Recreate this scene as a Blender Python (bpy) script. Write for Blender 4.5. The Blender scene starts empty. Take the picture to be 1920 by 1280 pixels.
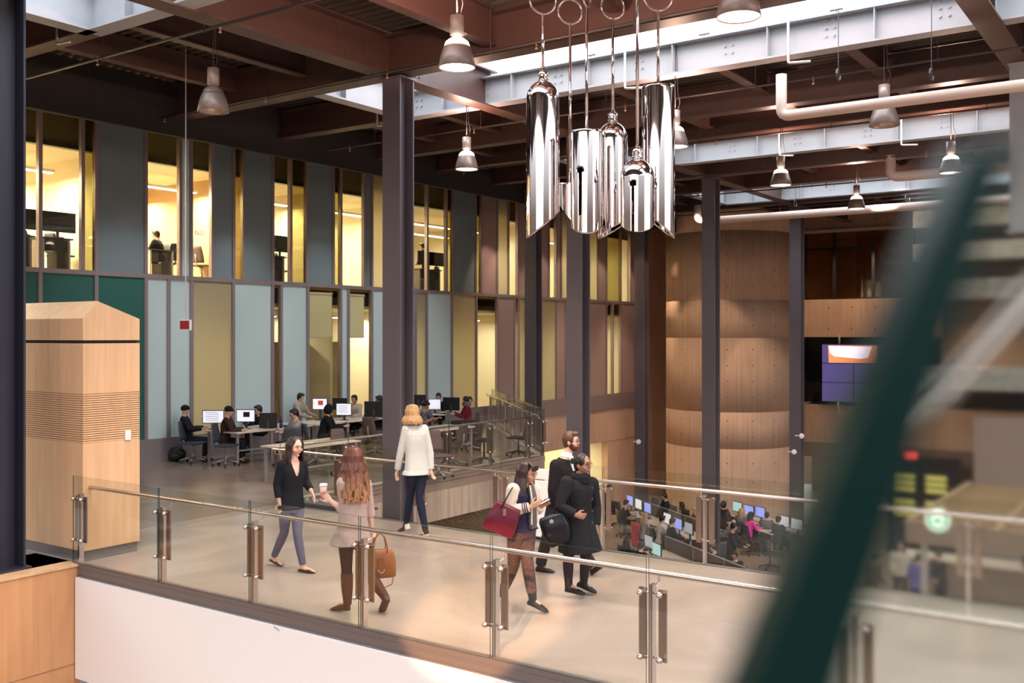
import bpy, bmesh, math, random
from mathutils import Vector, Matrix
random.seed(7)
SC = bpy.context.scene
COL = SC.collection
PI = math.pi
# ------------------------------------------------------------------ camera, sky, exposure
TH = math.radians(34.85)
CT, ST = math.cos(TH), math.sin(TH)
F = 1867.0
ZC = 2.95
HY = 628.0
cam = bpy.data.cameras.new('camera')
cam.sensor_width = 36; cam.lens = F/1920*36
cam.shift_y = -(640-HY)/1920
cam.clip_start = 0.05; cam.clip_end = 300
cam.dof.use_dof = True; cam.dof.focus_distance = 14.0; cam.dof.aperture_fstop = 2.0
camo = bpy.data.objects.new('camera', cam); COL.objects.link(camo)
camo.location = (0, 0, ZC); camo.rotation_euler = (PI/2, 0, TH)
SC.camera = camo
SC.view_settings.view_transform = 'Standard'
SC.view_settings.look = 'None'
SC.view_settings.gamma = 1
SC.view_settings.use_curve_mapping = False
SC.view_settings.exposure = 0.0

w = bpy.data.worlds.new('sky'); SC.world = w; w.use_nodes = True
nt = w.node_tree; nt.nodes.clear()
tc = nt.nodes.new('ShaderNodeTexCoord'); sx = nt.nodes.new('ShaderNodeSeparateXYZ')
rp = nt.nodes.new('ShaderNodeValToRGB'); bg = nt.nodes.new('ShaderNodeBackground'); wo = nt.nodes.new('ShaderNodeOutputWorld')
nt.links.new(tc.outputs['Generated'], sx.inputs[0]); nt.links.new(sx.outputs['Z'], rp.inputs[0])
nt.links.new(rp.outputs[0], bg.inputs[0]); nt.links.new(bg.outputs[0], wo.inputs[0])
rp.color_ramp.elements[0].position = 0.0; rp.color_ramp.elements[0].color = (0.07, 0.045, 0.035, 1)
rp.color_ramp.elements[1].position = 0.25; rp.color_ramp.elements[1].color = (0.92, 0.96, 1.0, 1)
e = rp.color_ramp.elements.new(0.12); e.color = (0.12, 0.09, 0.08, 1)
bg.inputs[1].default_value = 2.6

def area(name, loc, size, energy, col, rot=(0, 0, 0), sy=None):
    l = bpy.data.lights.new(name, 'AREA'); l.energy = energy; l.color = col; l.size = size
    if sy: l.shape = 'RECTANGLE'; l.size_y = sy
    o = bpy.data.objects.new(name, l); COL.objects.link(o); o.location = loc; o.rotation_euler = rot
    return o
def spot(name, loc, tgt, energy, col, angle=60, blend=.5, rad=.1):
    l = bpy.data.lights.new(name, 'SPOT'); l.energy = energy; l.color = col
    l.spot_size = math.radians(angle); l.spot_blend = blend; l.shadow_soft_size = rad
    o = bpy.data.objects.new(name, l); COL.objects.link(o); o.location = loc
    o.rotation_euler = (Vector(tgt)-Vector(loc)).to_track_quat('-Z', 'Y').to_euler()
    return o

# ------------------------------------------------------------------ geometry of the photograph
def W(px, py, D):
    "world point seen at px,py at depth D"
    xc = (px-960)/F*D
    return Vector((xc*CT-D*ST, xc*ST+D*CT, ZC-(py-HY)*D/F))
def cf(a, b, z=0.0):
    "camera-aligned ground frame (a right, b away) to world"
    return Vector((a*CT-b*ST, a*ST+b*CT, z))
def YX(px, X):
    t = (px-960)/F
    return X*(t*ST+CT)/(t*CT-ST)
def XY(px, Y):
    t = (px-960)/F
    return Y*(t*CT-ST)/(t*ST+CT)
def DX(px, X):
    t = (px-960)/F
    return X/(t*CT-ST)
def DZ(py, z): return (ZC-z)*F/(py-HY)

# skylight panels of opal glass let the day in: the daylight of each roof opening
for (y0, y1, en) in ((5.6, 8.4, 900), (12.75, 15.3, 800), (21.0, 23.4, 560), (28.6, 31.5, 620)):
    area('daylight', (-5.6, (y0+y1)/2, 9.35), 15.2, en, (.86, .93, 1), sy=(y1-y0)-.1)
# unseen fill light added above and behind the camera
area('rear_fill', (-3, -4, 7.6), 14, 1600, (1, .82, .74), rot=(math.radians(42), 0, 0), sy=9)
area('right_fill', (8, 12, 7.4), 12, 1150, (1, .78, .66), rot=(math.radians(48), 0, math.radians(90)), sy=8)  # unseen warm fill added at the right

# narrow spot standing in for a low sun beam from behind the camera
spot('low_sun_beam', (1.5, -7.0, 7.9), (-6.2, 8.5, 0), 42000, (1, .50, .22), 5.5, .25, .05)
# ------------------------------------------------------------------ object helpers
def tag(o, label=None, cat=None, group=None, kind=None):
    if label: o['label'] = label
    if cat: o['category'] = cat
    if group: o['group'] = group
    if kind: o['kind'] = kind
    return o
def empty(name, loc=(0, 0, 0), rz=0, label=None, cat=None, group=None):
    o = bpy.data.objects.new(name, None); COL.objects.link(o); o.location = loc; o.rotation_euler = (0, 0, rz)
    o.empty_display_size = .1
    return tag(o, label, cat, group)
def link(name, me, parent=None, mats=None):
    o = bpy.data.objects.new(name, me); COL.objects.link(o)
    if parent is not None: o.parent = parent
    if mats:
        for m in (mats if isinstance(mats, (list, tuple)) else [mats]): me.materials.append(m)
    return o
def fin(name, bm, mats, parent=None, smooth=False, bev=0):
    me = bpy.data.meshes.new(name); bmesh.ops.recalc_face_normals(bm, faces=bm.faces) if not smooth == 'keep' else None
    bm.to_mesh(me); bm.free()
    if smooth:
        for p in me.polygons: p.use_smooth = True
    o = link(name, me, parent, mats)
    if bev:
        b = o.modifiers.new('bevel', 'BEVEL'); b.width = bev; b.segments = 2; b.limit_method = 'ANGLE'
    return o
def box(bm, x0, y0, z0, x1, y1, z1, mi=0, M=None):
    vs = [bm.verts.new((x, y, z)) for x in (x0, x1) for y in (y0, y1) for z in (z0, z1)]
    if M is not None:
        for v in vs: v.co = M @ v.co
    fs = []
    for q in ((0, 1, 3, 2), (4, 6, 7, 5), (0, 4, 5, 1), (2, 3, 7, 6), (0, 2, 6, 4), (1, 5, 7, 3)):
        f = bm.faces.new([vs[i] for i in q]); f.material_index = mi; fs.append(f)
    return fs
def cbox(bm, c, s, mi=0, M=None):
    return box(bm, c[0]-s[0]/2, c[1]-s[1]/2, c[2]-s[2]/2, c[0]+s[0]/2, c[1]+s[1]/2, c[2]+s[2]/2, mi, M)
def frame_of(d):
    d = d.normalized(); up = Vector((0, 0, 1)) if abs(d.z) < .95 else Vector((1, 0, 0))
    u = d.cross(up).normalized(); v = u.cross(d).normalized()
    return u, v
def rings(bm, rs, caps=True, mi=0):
    "rs: list of lists of Vectors (same length)"
    vv = [[bm.verts.new(p) for p in r] for r in rs]
    n = len(rs[0])
    for a, b in zip(vv, vv[1:]):
        for i in range(n):
            f = bm.faces.new((a[i], a[(i+1) % n], b[(i+1) % n], b[i])); f.material_index = mi
    if caps:
        f = bm.faces.new(vv[0][::-1]); f.material_index = mi
        f = bm.faces.new(vv[-1]); f.material_index = mi
    return vv
def tube(bm, pts, rad, seg=8, mi=0, round_ends=False):
    pts = [Vector(p) for p in pts]
    if not isinstance(rad, (list, tuple)): rad = [rad]*len(pts)
    rs = []
    pu = None
    n = len(pts)
    for i, p in enumerate(pts):
        if i == 0: d = pts[1]-pts[0]
        elif i == n-1: d = pts[-1]-pts[-2]
        else: d = (pts[i+1]-p).normalized()+(p-pts[i-1]).normalized()
        if d.length < 1e-6: d = pts[i]-pts[i-1]
        d.normalize()
        if pu is None: u, v = frame_of(d)
        else:
            u = (pu-d*pu.dot(d))
            if u.length < 1e-4: u, _ = frame_of(d)
            u.normalize(); v = u.cross(d).normalized()
        pu = u
        def circ(c, r): return [c+(u*math.cos(2*PI*k/seg)+v*math.sin(2*PI*k/seg))*r for k in range(seg)]
        if round_ends and i == 0:
            rs.append(circ(p-d*rad[0]*.9, rad[0]*.35)); rs.append(circ(p-d*rad[0]*.55, rad[0]*.8))
        rs.append(circ(p, rad[i]))
        if round_ends and i == n-1:
            rs.append(circ(p+d*rad[i]*.55, rad[i]*.8)); rs.append(circ(p+d*rad[i]*.9, rad[i]*.35))
    rings(bm, rs, True, mi)
def lathe(bm, prof, c=(0, 0, 0), seg=20, mi=0, caps=False, axis=None):
    c = Vector(c); rs = []
    if axis is None: U, V, A = Vector((1, 0, 0)), Vector((0, 1, 0)), Vector((0, 0, 1))
    else:
        A = Vector(axis).normalized(); U, V = frame_of(A)
    for r, z in prof:
        rs.append([c+U*r*math.cos(2*PI*k/seg)+V*r*math.sin(2*PI*k/seg)+A*z for k in range(seg)])
    rings(bm, rs, caps, mi)
def ellipsoid(bm, c, r, M=None, seg=14, rg=9, mi=0):
    c = Vector(c)
    g = bmesh.ops.create_uvsphere(bm, u_segments=seg, v_segments=rg, radius=1)
    vs = g['verts']
    for v in vs:
        p = Vector((v.co.x*r[0], v.co.y*r[1], v.co.z*r[2]))
        v.co = (M @ p if M is not None else p)+c
    for v in vs:
        for f in v.link_faces: f.material_index = mi
    return vs
def copy_tree(o, parent=None):
    c = o.copy(); COL.objects.link(c)
    if parent is not None: c.parent = parent
    for ch in list(o.children): copy_tree(ch, c)
    return c

# ------------------------------------------------------------------ materials
def newmat(name):
    m = bpy.data.materials.new(name); m.use_nodes = True
    return m, m.node_tree, m.node_tree.nodes['Principled BSDF']
def N(nt, t, **k):
    n = nt.nodes.new(t)
    for a, b in k.items(): setattr(n, a, b)
    return n
def flat(name, col, rough=.6, metal=0, noise=0, scale=8, bump=0, spec=.5, coat=0, stretch=None):
    m, t, b = newmat(name)
    b.inputs['Roughness'].default_value = rough; b.inputs['Metallic'].default_value = metal
    b.inputs['Specular IOR Level'].default_value = spec
    if coat: b.inputs['Coat Weight'].default_value = coat; b.inputs['Coat Roughness'].default_value = .06
    c = (*col, 1)
    b.inputs['Base Color'].default_value = c
    if noise or bump:
        tc = N(t, 'ShaderNodeTexCoord'); mp = N(t, 'ShaderNodeMapping'); nz = N(t, 'ShaderNodeTexNoise')
        nz.inputs['Scale'].default_value = scale; nz.inputs['Detail'].default_value = 5
        if stretch: mp.inputs['Scale'].default_value = stretch
        t.links.new(tc.outputs['Object'], mp.inputs[0]); t.links.new(mp.outputs[0], nz.inputs[0])
        if noise:
            r = N(t, 'ShaderNodeValToRGB')
            r.color_ramp.elements[0].position = .3; r.color_ramp.elements[1].position = .7
            r.color_ramp.elements[0].color = (*[max(0, x*(1-noise)) for x in col], 1)
            r.color_ramp.elements[1].color = (*[min(1, x*(1+noise)) for x in col], 1)
            t.links.new(nz.outputs['Fac'], r.inputs[0]); t.links.new(r.outputs[0], b.inputs['Base Color'])
        if bump:
            bp = N(t, 'ShaderNodeBump'); bp.inputs['Strength'].default_value = bump; bp.inputs['Distance'].default_value = .01
            t.links.new(nz.outputs['Fac'], bp.inputs['Height']); t.links.new(bp.outputs[0], b.inputs['Normal'])
    return m
def emit(name, col, s):
    m, t, b = newmat(name)
    b.inputs['Base Color'].default_value = (*[min(1, c) for c in col], 1)
    b.inputs['Emission Color'].default_value = (*col, 1); b.inputs['Emission Strength'].default_value = s
    b.inputs['Roughness'].default_value = .5
    return m
def thin_glass(name, tint=(.93, .97, .95), f0=.05, rough=0.0):
    m = bpy.data.materials.new(name); m.use_nodes = True; t = m.node_tree; t.nodes.clear()
    out = N(t, 'ShaderNodeOutputMaterial'); mx = N(t, 'ShaderNodeMixShader'); tr = N(t, 'ShaderNodeBsdfTransparent')
    gl = N(t, 'ShaderNodeBsdfGlossy'); lw = N(t, 'ShaderNodeLayerWeight'); lw.inputs[0].default_value = .5
    pw = N(t, 'ShaderNodeMath'); pw.operation = 'POWER'; pw.inputs[1].default_value = 5
    ma = N(t, 'ShaderNodeMath'); ma.operation = 'MULTIPLY_ADD'; ma.inputs[1].default_value = .8; ma.inputs[2].default_value = f0; ma.use_clamp = True
    tr.inputs[0].default_value = (*tint, 1); gl.inputs['Roughness'].default_value = rough
    t.links.new(lw.outputs['Facing'], pw.inputs[0]); t.links.new(pw.outputs[0], ma.inputs[0]); t.links.new(ma.outputs[0], mx.inputs[0])
    t.links.new(tr.outputs[0], mx.inputs[1]); t.links.new(gl.outputs[0], mx.inputs[2]); t.links.new(mx.outputs[0], out.inputs[0])
    return m
def frosted(name, col, trans, rough=.22):
    "etched glass panel: diffuse body, some light passing from the room behind, soft reflection"
    m = bpy.data.materials.new(name); m.use_nodes = True; t = m.node_tree; t.nodes.clear()
    out = N(t, 'ShaderNodeOutputMaterial'); m1 = N(t, 'ShaderNodeMixShader'); m2 = N(t, 'ShaderNodeMixShader')
    d = N(t, 'ShaderNodeBsdfDiffuse'); tl = N(t, 'ShaderNodeBsdfTranslucent'); gl = N(t, 'ShaderNodeBsdfGlossy'); fr = N(t, 'ShaderNodeFresnel')
    d.inputs[0].default_value = (*col, 1); tl.inputs[0].default_value = (*[min(1, c*1.5) for c in col], 1)
    gl.inputs['Roughness'].default_value = rough; gl.inputs[0].default_value = (.9, .95, 1, 1)
    fr.inputs[0].default_value = 1.5; m1.inputs[0].default_value = trans
    t.links.new(d.outputs[0], m1.inputs[1]); t.links.new(tl.outputs[0], m1.inputs[2])
    t.links.new(fr.outputs[0], m2.inputs[0]); t.links.new(m1.outputs[0], m2.inputs[1]); t.links.new(gl.outputs[0], m2.inputs[2])
    t.links.new(m2.outputs[0], out.inputs[0])
    return m
def concrete(name, col, board=14, dark=.72):
    "board-marked concrete: vertical grain, stains, tie holes are geometry"
    m, t, b = newmat(name); b.inputs['Roughness'].default_value = .85
    tc = N(t, 'ShaderNodeTexCoord'); mp = N(t, 'ShaderNodeMapping'); mp.inputs['Scale'].default_value = (board, board, .35)
    nz = N(t, 'ShaderNodeTexNoise'); nz.inputs['Scale'].default_value = 1.0; nz.inputs['Detail'].default_value = 6
    n2 = N(t, 'ShaderNodeTexNoise'); n2.inputs['Scale'].default_value = .6; n2.inputs['Detail'].default_value = 4
    r = N(t, 'ShaderNodeValToRGB'); r.color_ramp.elements[0].position = .33; r.color_ramp.elements[1].position = .6
    r.color_ramp.elements[0].color = (*[c*dark for c in col], 1); r.color_ramp.elements[1].color = (*[min(1, c*1.1) for c in col], 1)
    r2 = N(t, 'ShaderNodeValToRGB'); r2.color_ramp.elements[0].position = .3; r2.color_ramp.elements[1].position = .6
    r2.color_ramp.elements[0].color = (.78, .76, .75, 1); r2.color_ramp.elements[1].color = (1, 1, 1, 1)
    mx = N(t, 'ShaderNodeMixRGB'); mx.blend_type = 'MULTIPLY'; mx.inputs[0].default_value = .8
    t.links.new(tc.outputs['Object'], mp.inputs[0]); t.links.new(mp.outputs[0], nz.inputs[0]); t.links.new(tc.outputs['Object'], n2.inputs[0])
    t.links.new(nz.outputs[0], r.inputs[0]); t.links.new(n2.outputs[0], r2.inputs[0])
    t.links.new(r.outputs[0], mx.inputs[1]); t.links.new(r2.outputs[0], mx.inputs[2]); t.links.new(mx.outputs[0], b.inputs['Base Color'])
    bp = N(t, 'ShaderNodeBump'); bp.inputs['Strength'].default_value = .3; bp.inputs['Distance'].default_value = .01
    t.links.new(nz.outputs[0], bp.inputs['Height']); t.links.new(bp.outputs[0], b.inputs['Normal'])
    return m
def plywood(name, col, var=.13):
    m, t, b = newmat(name); b.inputs['Roughness'].default_value = .42
    tc = N(t, 'ShaderNodeTexCoord'); mp = N(t, 'ShaderNodeMapping'); mp.inputs['Scale'].default_value = (9, 9, .5)
    nz = N(t, 'ShaderNodeTexNoise'); nz.inputs['Scale'].default_value = 1.3; nz.inputs['Detail'].default_value = 7; nz.inputs['Distortion'].default_value = .6
    m2 = N(t, 'ShaderNodeMapping'); m2.inputs['Scale'].default_value = (.7, .7, .12); n2 = N(t, 'ShaderNodeTexNoise'); n2.inputs['Scale'].default_value = 2
    ad = N(t, 'ShaderNodeMath'); ad.operation = 'ADD'; hl = N(t, 'ShaderNodeMath'); hl.operation = 'MULTIPLY'; hl.inputs[1].default_value = .5
    r = N(t, 'ShaderNodeValToRGB'); r.color_ramp.elements[0].position = .35; r.color_ramp.elements[1].position = .65
    r.color_ramp.elements[0].color = (col[0]*(1-var), col[1]*(1-var*1.4), col[2]*(1-var*1.8), 1)
    r.color_ramp.elements[1].color = (*[min(1, c*(1+var)) for c in col], 1)
    t.links.new(tc.outputs['Object'], mp.inputs[0]); t.links.new(mp.outputs[0], nz.inputs[0])
    t.links.new(tc.outputs['Object'], m2.inputs[0]); t.links.new(m2.outputs[0], n2.inputs[0])
    t.links.new(nz.outputs[0], ad.inputs[0]); t.links.new(n2.outputs[0], ad.inputs[1]); t.links.new(ad.outputs[0], hl.inputs[0])
    t.links.new(hl.outputs[0], r.inputs[0]); t.links.new(r.outputs[0], b.inputs['Base Color'])
    return m
def polished(name, col, rough=.22, var=.14):
    m, t, b = newmat(name)
    tc = N(t, 'ShaderNodeTexCoord'); nz = N(t, 'ShaderNodeTexNoise'); nz.inputs['Scale'].default_value = .55; nz.inputs['Detail'].default_value = 8; nz.inputs['Distortion'].default_value = 1.2
    n2 = N(t, 'ShaderNodeTexNoise'); n2.inputs['Scale'].default_value = 60; n2.inputs['Detail'].default_value = 3
    r = N(t, 'ShaderNodeValToRGB'); r.color_ramp.elements[0].position = .3; r.color_ramp.elements[1].position = .7
    r.color_ramp.elements[0].color = (*[c*(1-var) for c in col], 1); r.color_ramp.elements[1].color = (*[min(1, c*(1+var)) for c in col], 1)
    mr = N(t, 'ShaderNodeMapRange'); mr.inputs['To Min'].default_value = rough*.8; mr.inputs['To Max'].default_value = rough*1.5
    mx = N(t, 'ShaderNodeMixRGB'); mx.blend_type = 'MULTIPLY'; mx.inputs[0].default_value = .25
    t.links.new(tc.outputs['Object'], nz.inputs[0]); t.links.new(tc.outputs['Object'], n2.inputs[0]); t.links.new(nz.outputs[0], r.inputs[0])
    t.links.new(r.outputs[0], mx.inputs[1]); t.links.new(n2.outputs[0], mx.inputs[2]); t.links.new(mx.outputs[0], b.inputs['Base Color'])
    t.links.new(nz.outputs[0], mr.inputs[0]); t.links.new(mr.outputs[0], b.inputs['Roughness'])
    return m

M_ = {}
def mat(k): return M_[k]
M_['steel'] = flat('brown_painted_steel', (.068, .034, .028), .45, noise=.08, scale=3)
M_['steel_col'] = flat('mauve_grey_painted_steel', (.105, .088, .105), .42, noise=.06, scale=3)
M_['shadecol'] = flat('shaded_column_steel', (.02, .02, .035), .45)  # shade on the left-edge column is put into this darker colour
M_['steel_grey'] = flat('light_grey_steel', (.30, .31, .335), .5, noise=.04, scale=2)  # skylight falling on the roof-light beams is put into this paler grey
M_['deck'] = flat('metal_roof_deck', (.065, .048, .037), .5)
M_['steel_dk'] = flat('dark_pipe_steel', (.035, .027, .027), .45)
M_['galv'] = flat('galvanised_pipe', (.5, .5, .5), .35, .7)
M_['brass'] = flat('sprinkler_brass', (.5, .3, .2), .3, .9)
M_['rail'] = flat('brushed_stainless', (.62, .52, .48), .24, 1, noise=.05, scale=40)
M_['railbar'] = flat('bronze_tinted_stainless', (.36, .27, .22), .3, 1)
M_['chrome'] = flat('mirror_chrome', (.64, .60, .61), .045, 1)
M_['glass'] = thin_glass('railing_glass', (.94, .96, .945), .035)
M_['glassedge'] = flat('green_glass_edge', (.02, .05, .055), .15)
M_['curb'] = flat('grey_aluminium_channel', (.17, .145, .14), .4, .3)
M_['white'] = flat('white_painted_board', (.80, .76, .75), .5)
M_['floor'] = polished('polished_concrete_floor', (.40, .315, .27), .2, .2)
M_['floorlab'] = polished('polished_concrete_lab', (.30, .22, .18), .2)
M_['floorlow'] = polished('lower_floor', (.36, .24, .17), .3)
M_['conc'] = concrete('board_marked_concrete', (.60, .405, .29), board=32, dark=.84)
M_['concgrey'] = concrete('grey_concrete', (.42, .32, .26), 10)
M_['concpale'] = flat('pale_cast_concrete', (.42, .40, .36), .8, noise=.2, scale=3)
M_['ply'] = plywood('maple_plywood', (.64, .40, .23))
M_['ply2'] = plywood('amber_plywood', (.55, .28, .13))
M_['plydark'] = flat('groove_shadow_line_veneer', (.30, .15, .07), .6)
M_['mull'] = flat('mullion_aluminium', (.34, .28, .29), .35, .4)
M_['fg'] = frosted('frosted_blue_grey_glass', (.60, .74, .74), .14)
M_['fg2'] = frosted('frosted_dark_grey_glass', (.21, .26, .28), .06, .1)
M_['teal'] = frosted('dark_teal_glass', (.035, .14, .12), .05)
M_['fw'] = frosted('frosted_warm_glass', (.60, .56, .42), .75, .3)
M_['fgrn'] = frosted('frosted_green_grey_glass', (.68, .60, .40), .6, .3)
M_['fpink'] = frosted('frosted_pink_grey_glass', (.42, .31, .30), .25, .3)
M_['nearglass'] = thin_glass('near_guard_glass', (.80, .84, .82), .03, .15)
_t = M_['nearglass'].node_tree
_r = N(_t, 'ShaderNodeBsdfRefraction'); _r.inputs['Color'].default_value = (.88, .91, .89, 1); _r.inputs['Roughness'].default_value = .058; _r.inputs['IOR'].default_value = 1.45
_mx = [n for n in _t.nodes if n.type == 'MIX_SHADER'][0]
for _l in list(_mx.inputs[1].links): _t.links.remove(_l)
_t.links.new(_r.outputs[0], _mx.inputs[1])
M_['clear'] = thin_glass('clear_window_glass', (.95, .94, .85), .04)
M_['olive'] = thin_glass('olive_tinted_glass', (.6, .57, .36), .05)
M_['cream'] = flat('cream_wall_paint', (.80, .75, .58), .8)
M_['creamdk'] = flat('tan_wall_paint', (.40, .27, .15), .8)
M_['tubelight'] = emit('fluorescent_tube', (1, .93, .74), 9)
M_['opal'] = emit('opal_roof_glazing', (.93, .97, 1), 1.5)
M_['lampglow'] = emit('lamp_diffuser_glow', (1, .87, .72), 9)
M_['shade'] = flat('grey_brown_lamp_shade', (.21, .155, .14), .4, .3)
M_['shadein'] = flat('ribbed_reflector', (.75, .6, .5), .25, .8)
M_['lampcyl'] = flat('lamp_ballast_housing', (.40, .31, .28), .45, .4)
M_['duct'] = flat('pale_insulated_pipe', (.52, .40, .35), .6)
M_['red'] = flat('dark_red_sign_face', (.28, .01, .02), .4)
M_['signwhite'] = flat('white_plastic', (.8, .8, .78), .4)
M_['black'] = flat('black_plastic', (.012, .012, .014), .45)
M_['darkgrey'] = flat('dark_grey_plastic', (.045, .045, .05), .5)
M_['screenw'] = emit('white_screen', (.78, .78, .88), .72)
M_['screenb'] = emit('blue_screen', (.28, .34, .85), .9)
M_['screeng'] = emit('grey_screen', (.45, .45, .5), .7)
M_['screent'] = emit('teal_screen', (.45, .7, .7), .7)
M_['desktop'] = flat('desk_laminate', (.66, .54, .45), .4)
M_['deskleg'] = flat('desk_frame_silver', (.45, .42, .43), .35, .5)
M_['panel'] = flat('brown_modesty_panel', (.075, .05, .045), .6)
M_['mesh'] = flat('brown_mesh_fabric', (.10, .065, .06), .8)
M_['chairblue'] = flat('slate_chair_shell', (.045, .05, .07), .5)
M_['chairgrey'] = flat('chair_base_grey', (.34, .30, .31), .4, .4)
M_['videobl'] = emit('violet_video_panel', (.085, .07, .22), .9)
M_['bezel'] = flat('video_bezel', (.01, .01, .015), .4)
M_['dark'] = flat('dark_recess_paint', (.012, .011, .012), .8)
M_['black_bulk'] = flat('near_black_bulkhead', (.014, .011, .011), .8)
M_['brownwall'] = flat('brown_wall_paint', (.22, .155, .12), .8)
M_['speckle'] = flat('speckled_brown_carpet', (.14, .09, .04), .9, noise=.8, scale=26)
M_['tintwin'] = thin_glass('bronze_window_glass', (.72, .58, .45), .06)
# ------------------------------------------------------------------ floors, walls, ceiling
def struct(name, bm, m, label, cat=None, smooth=False, parent=None):
    o = fin(name, bm, m, parent, smooth)
    if parent is None: tag(o, label, cat or name.split('_')[0], None, 'structure')
    return o
def slab(bm, poly, z0, z1, mi=0):
    a = [bm.verts.new((x, y, z0)) for x, y in poly]; b = [bm.verts.new((x, y, z1)) for x, y in poly]
    n = len(poly)
    bm.faces.new(a[::-1]).material_index = mi; bm.faces.new(b).material_index = mi
    for i in range(n): bm.faces.new((a[i], a[(i+1) % n], b[(i+1) % n], b[i])).material_index = mi
Y1, Y2, XP = 7.4, 11.95, -13.3
bm = bmesh.new(); slab(bm, [(XP, Y1), (2.5, Y1), (2.5, Y2), (XP, Y2)], -.34, 0)
struct('floor_bridge', bm, mat('floor'), 'polished beige concrete floor of the footbridge', 'floor')
LAB = [(-20.0, 5.0), (-12.2, 5.0), (-12.2, Y1), (XP, Y1), (XP, 20.5), (-20.0, 27.4)]
bm = bmesh.new(); slab(bm, LAB, -.34, 0)
struct('floor_lab', bm, mat('floorlab'), 'polished brown concrete floor under the computer desks', 'floor')
bm = bmesh.new(); box(bm, -24, -8, -4.3, 16, 46, -4.0)
struct('floor_lower', bm, mat('floorlow'), 'tan floor of the hall one storey below', 'floor')
# pale concrete edge of the platform and its speckled recess beneath
bm = bmesh.new(); box(bm, XP-.25, Y2+.02, -.96, XP, 20.5, -.34)
M45 = (Vector((-20.0, 27.4, 0))-Vector((XP, 20.5, 0)))
L45 = M45.length; D45 = M45.normalized(); N45 = Vector((D45.y, -D45.x, 0))
def m45(z=0): 
    return Matrix(((D45.x, N45.x, 0, XP), (D45.y, N45.y, 0, 20.5), (0, 0, 1, z), (0, 0, 0, 1)))
box(bm, 0, -.25, -.96, L45, 0, -.34, 0, m45())
struct('wall_platform_edge', bm, mat('concgrey'), 'pale board-marked concrete edge below the computer platform', 'wall')
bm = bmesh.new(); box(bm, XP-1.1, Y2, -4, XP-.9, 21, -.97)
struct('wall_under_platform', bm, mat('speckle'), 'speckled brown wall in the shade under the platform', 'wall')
bm = bmesh.new(); box(bm, -13.0, 12.7, -4, -12.6, 12.9, -.5)
# white fascia of the bridge
bm = bmesh.new(); box(bm, -11.93, Y1-.10, -1.46, 2.5, Y1-.02, -.165)
fa = struct('wall_bridge_fascia', bm, mat('white'), 'smooth white fascia below the near glass railing', 'wall')
bm = bmesh.new(); box(bm, -11.93, Y1-.02, -1.46, 2.5, Y1+.02, -.34); box(bm, -11.9, Y1, -1.46, 2.5, Y2, -1.40)
box(bm, XP, Y2-.02, -1.46, 2.5, Y2+.04, -.30)
struct('trim_bridge_underside', bm, mat('creamdk'), 'tan underside and far edge of the footbridge', 'trim')
# plywood wall lower left, ledge on top
bm = bmesh.new(); box(bm, -13.0, -1, -4, -11.95, Y1-.02, -.03); 
o = struct('wall_plywood', bm, mat('ply2'), 'amber plywood wall with a level ledge at lower left', 'wall')
bm = bmesh.new(); box(bm, -13.0, -1, -.03, -11.93, Y1-.02, 0); struct('ledge_board', bm, mat('ply'), None, parent=o)
bm = bmesh.new(); box(bm, -11.95, -1, -1.285, -11.945, Y1-.02, -1.275); struct('panel_joint', bm, mat('plydark'), None, parent=o)
tag(o.children[1], 'dark horizontal joint line'); 

# curtain wall -----------------------------------------------------------------
XF = -20.0
ZT, ZM, ZB = 7.70, 4.31, .50
up = [(22, 74, 'clear'), (74, 154, 'clear'), (154, 179, 'olive'), (179, 272, 'fg2'), (272, 337, 'clear'), (337, 357, 'fg'), (357, 397, 'clear'), (397, 437, 'fg2'), (437, 455, 'olive'),
      (455, 510, 'fg2'), (510, 544, 'clear'), (544, 574, 'olive'), (574, 624, 'fg2'), (624, 638, 'olive'), (638, 682, 'clear'), (682, 696, 'fg2'), (696, 726, 'fw'), (726, 762, 'fg2'), (762, 800, 'clear'),
      (800, 836, 'clear'), (836, 848, 'olive'), (848, 891, 'fg2'), (891, 901, 'olive'), (901, 931, 'fpink'), (931, 952, 'fw'), (952, 970, 'clear'), (970, 1000, 'fpink'), (1000, 1028, 'fpink'),
      (1028, 1042, 'clear'), (1042, 1051, 'fpink'), (1051, 1080, 'fw'), (1080, 1103, 'fg'), (1103, 1120, 'fw'), (1120, 1136, 'fpink'), (1136, 1163, 'olive'), (1163, 1181, 'clear'), (1181, 1191, 'fpink')]
lo = [(22, 74, 'teal'), (74, 179, 'teal'), (179, 272, 'teal'), (272, 315, 'fg'), (315, 358, 'fg'), (358, 436, 'fgrn'), (436, 510, 'fg'), (510, 526, 'clear'), (526, 576, 'fg'), (576, 638, 'clear'),
      (638, 652, 'fg'), (652, 696, 'clear'), (696, 726, 'fg'), (726, 778, 'fg'), (778, 799, 'fw'), (799, 846, 'fg'), (846, 892, 'fgrn'), (892, 932, 'clear'), (932, 964, 'fpink'), (964, 971, 'clear'),
      (971, 985, 'fw'), (985, 1014, 'fpink'), (1014, 1042, 'fw'), (1042, 1060, 'fpink'), (1060, 1104, 'fg'), (1104, 1136, 'fpink'), (1136, 1148, 'clear'), (1148, 1163, 'clear'), (1163, 1191, 'fpink')]
look = {'clear': 'clear glass pane', 'olive': 'narrow olive-tinted pane', 'fg': 'frosted blue-grey pane', 'fg2': 'dark slate frosted pane', 'teal': 'deep teal glass pane', 'fw': 'warm glowing frosted pane', 'fgrn': 'frosted green-grey pane lit from behind', 'fpink': 'frosted pinkish-grey pane'}
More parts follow.
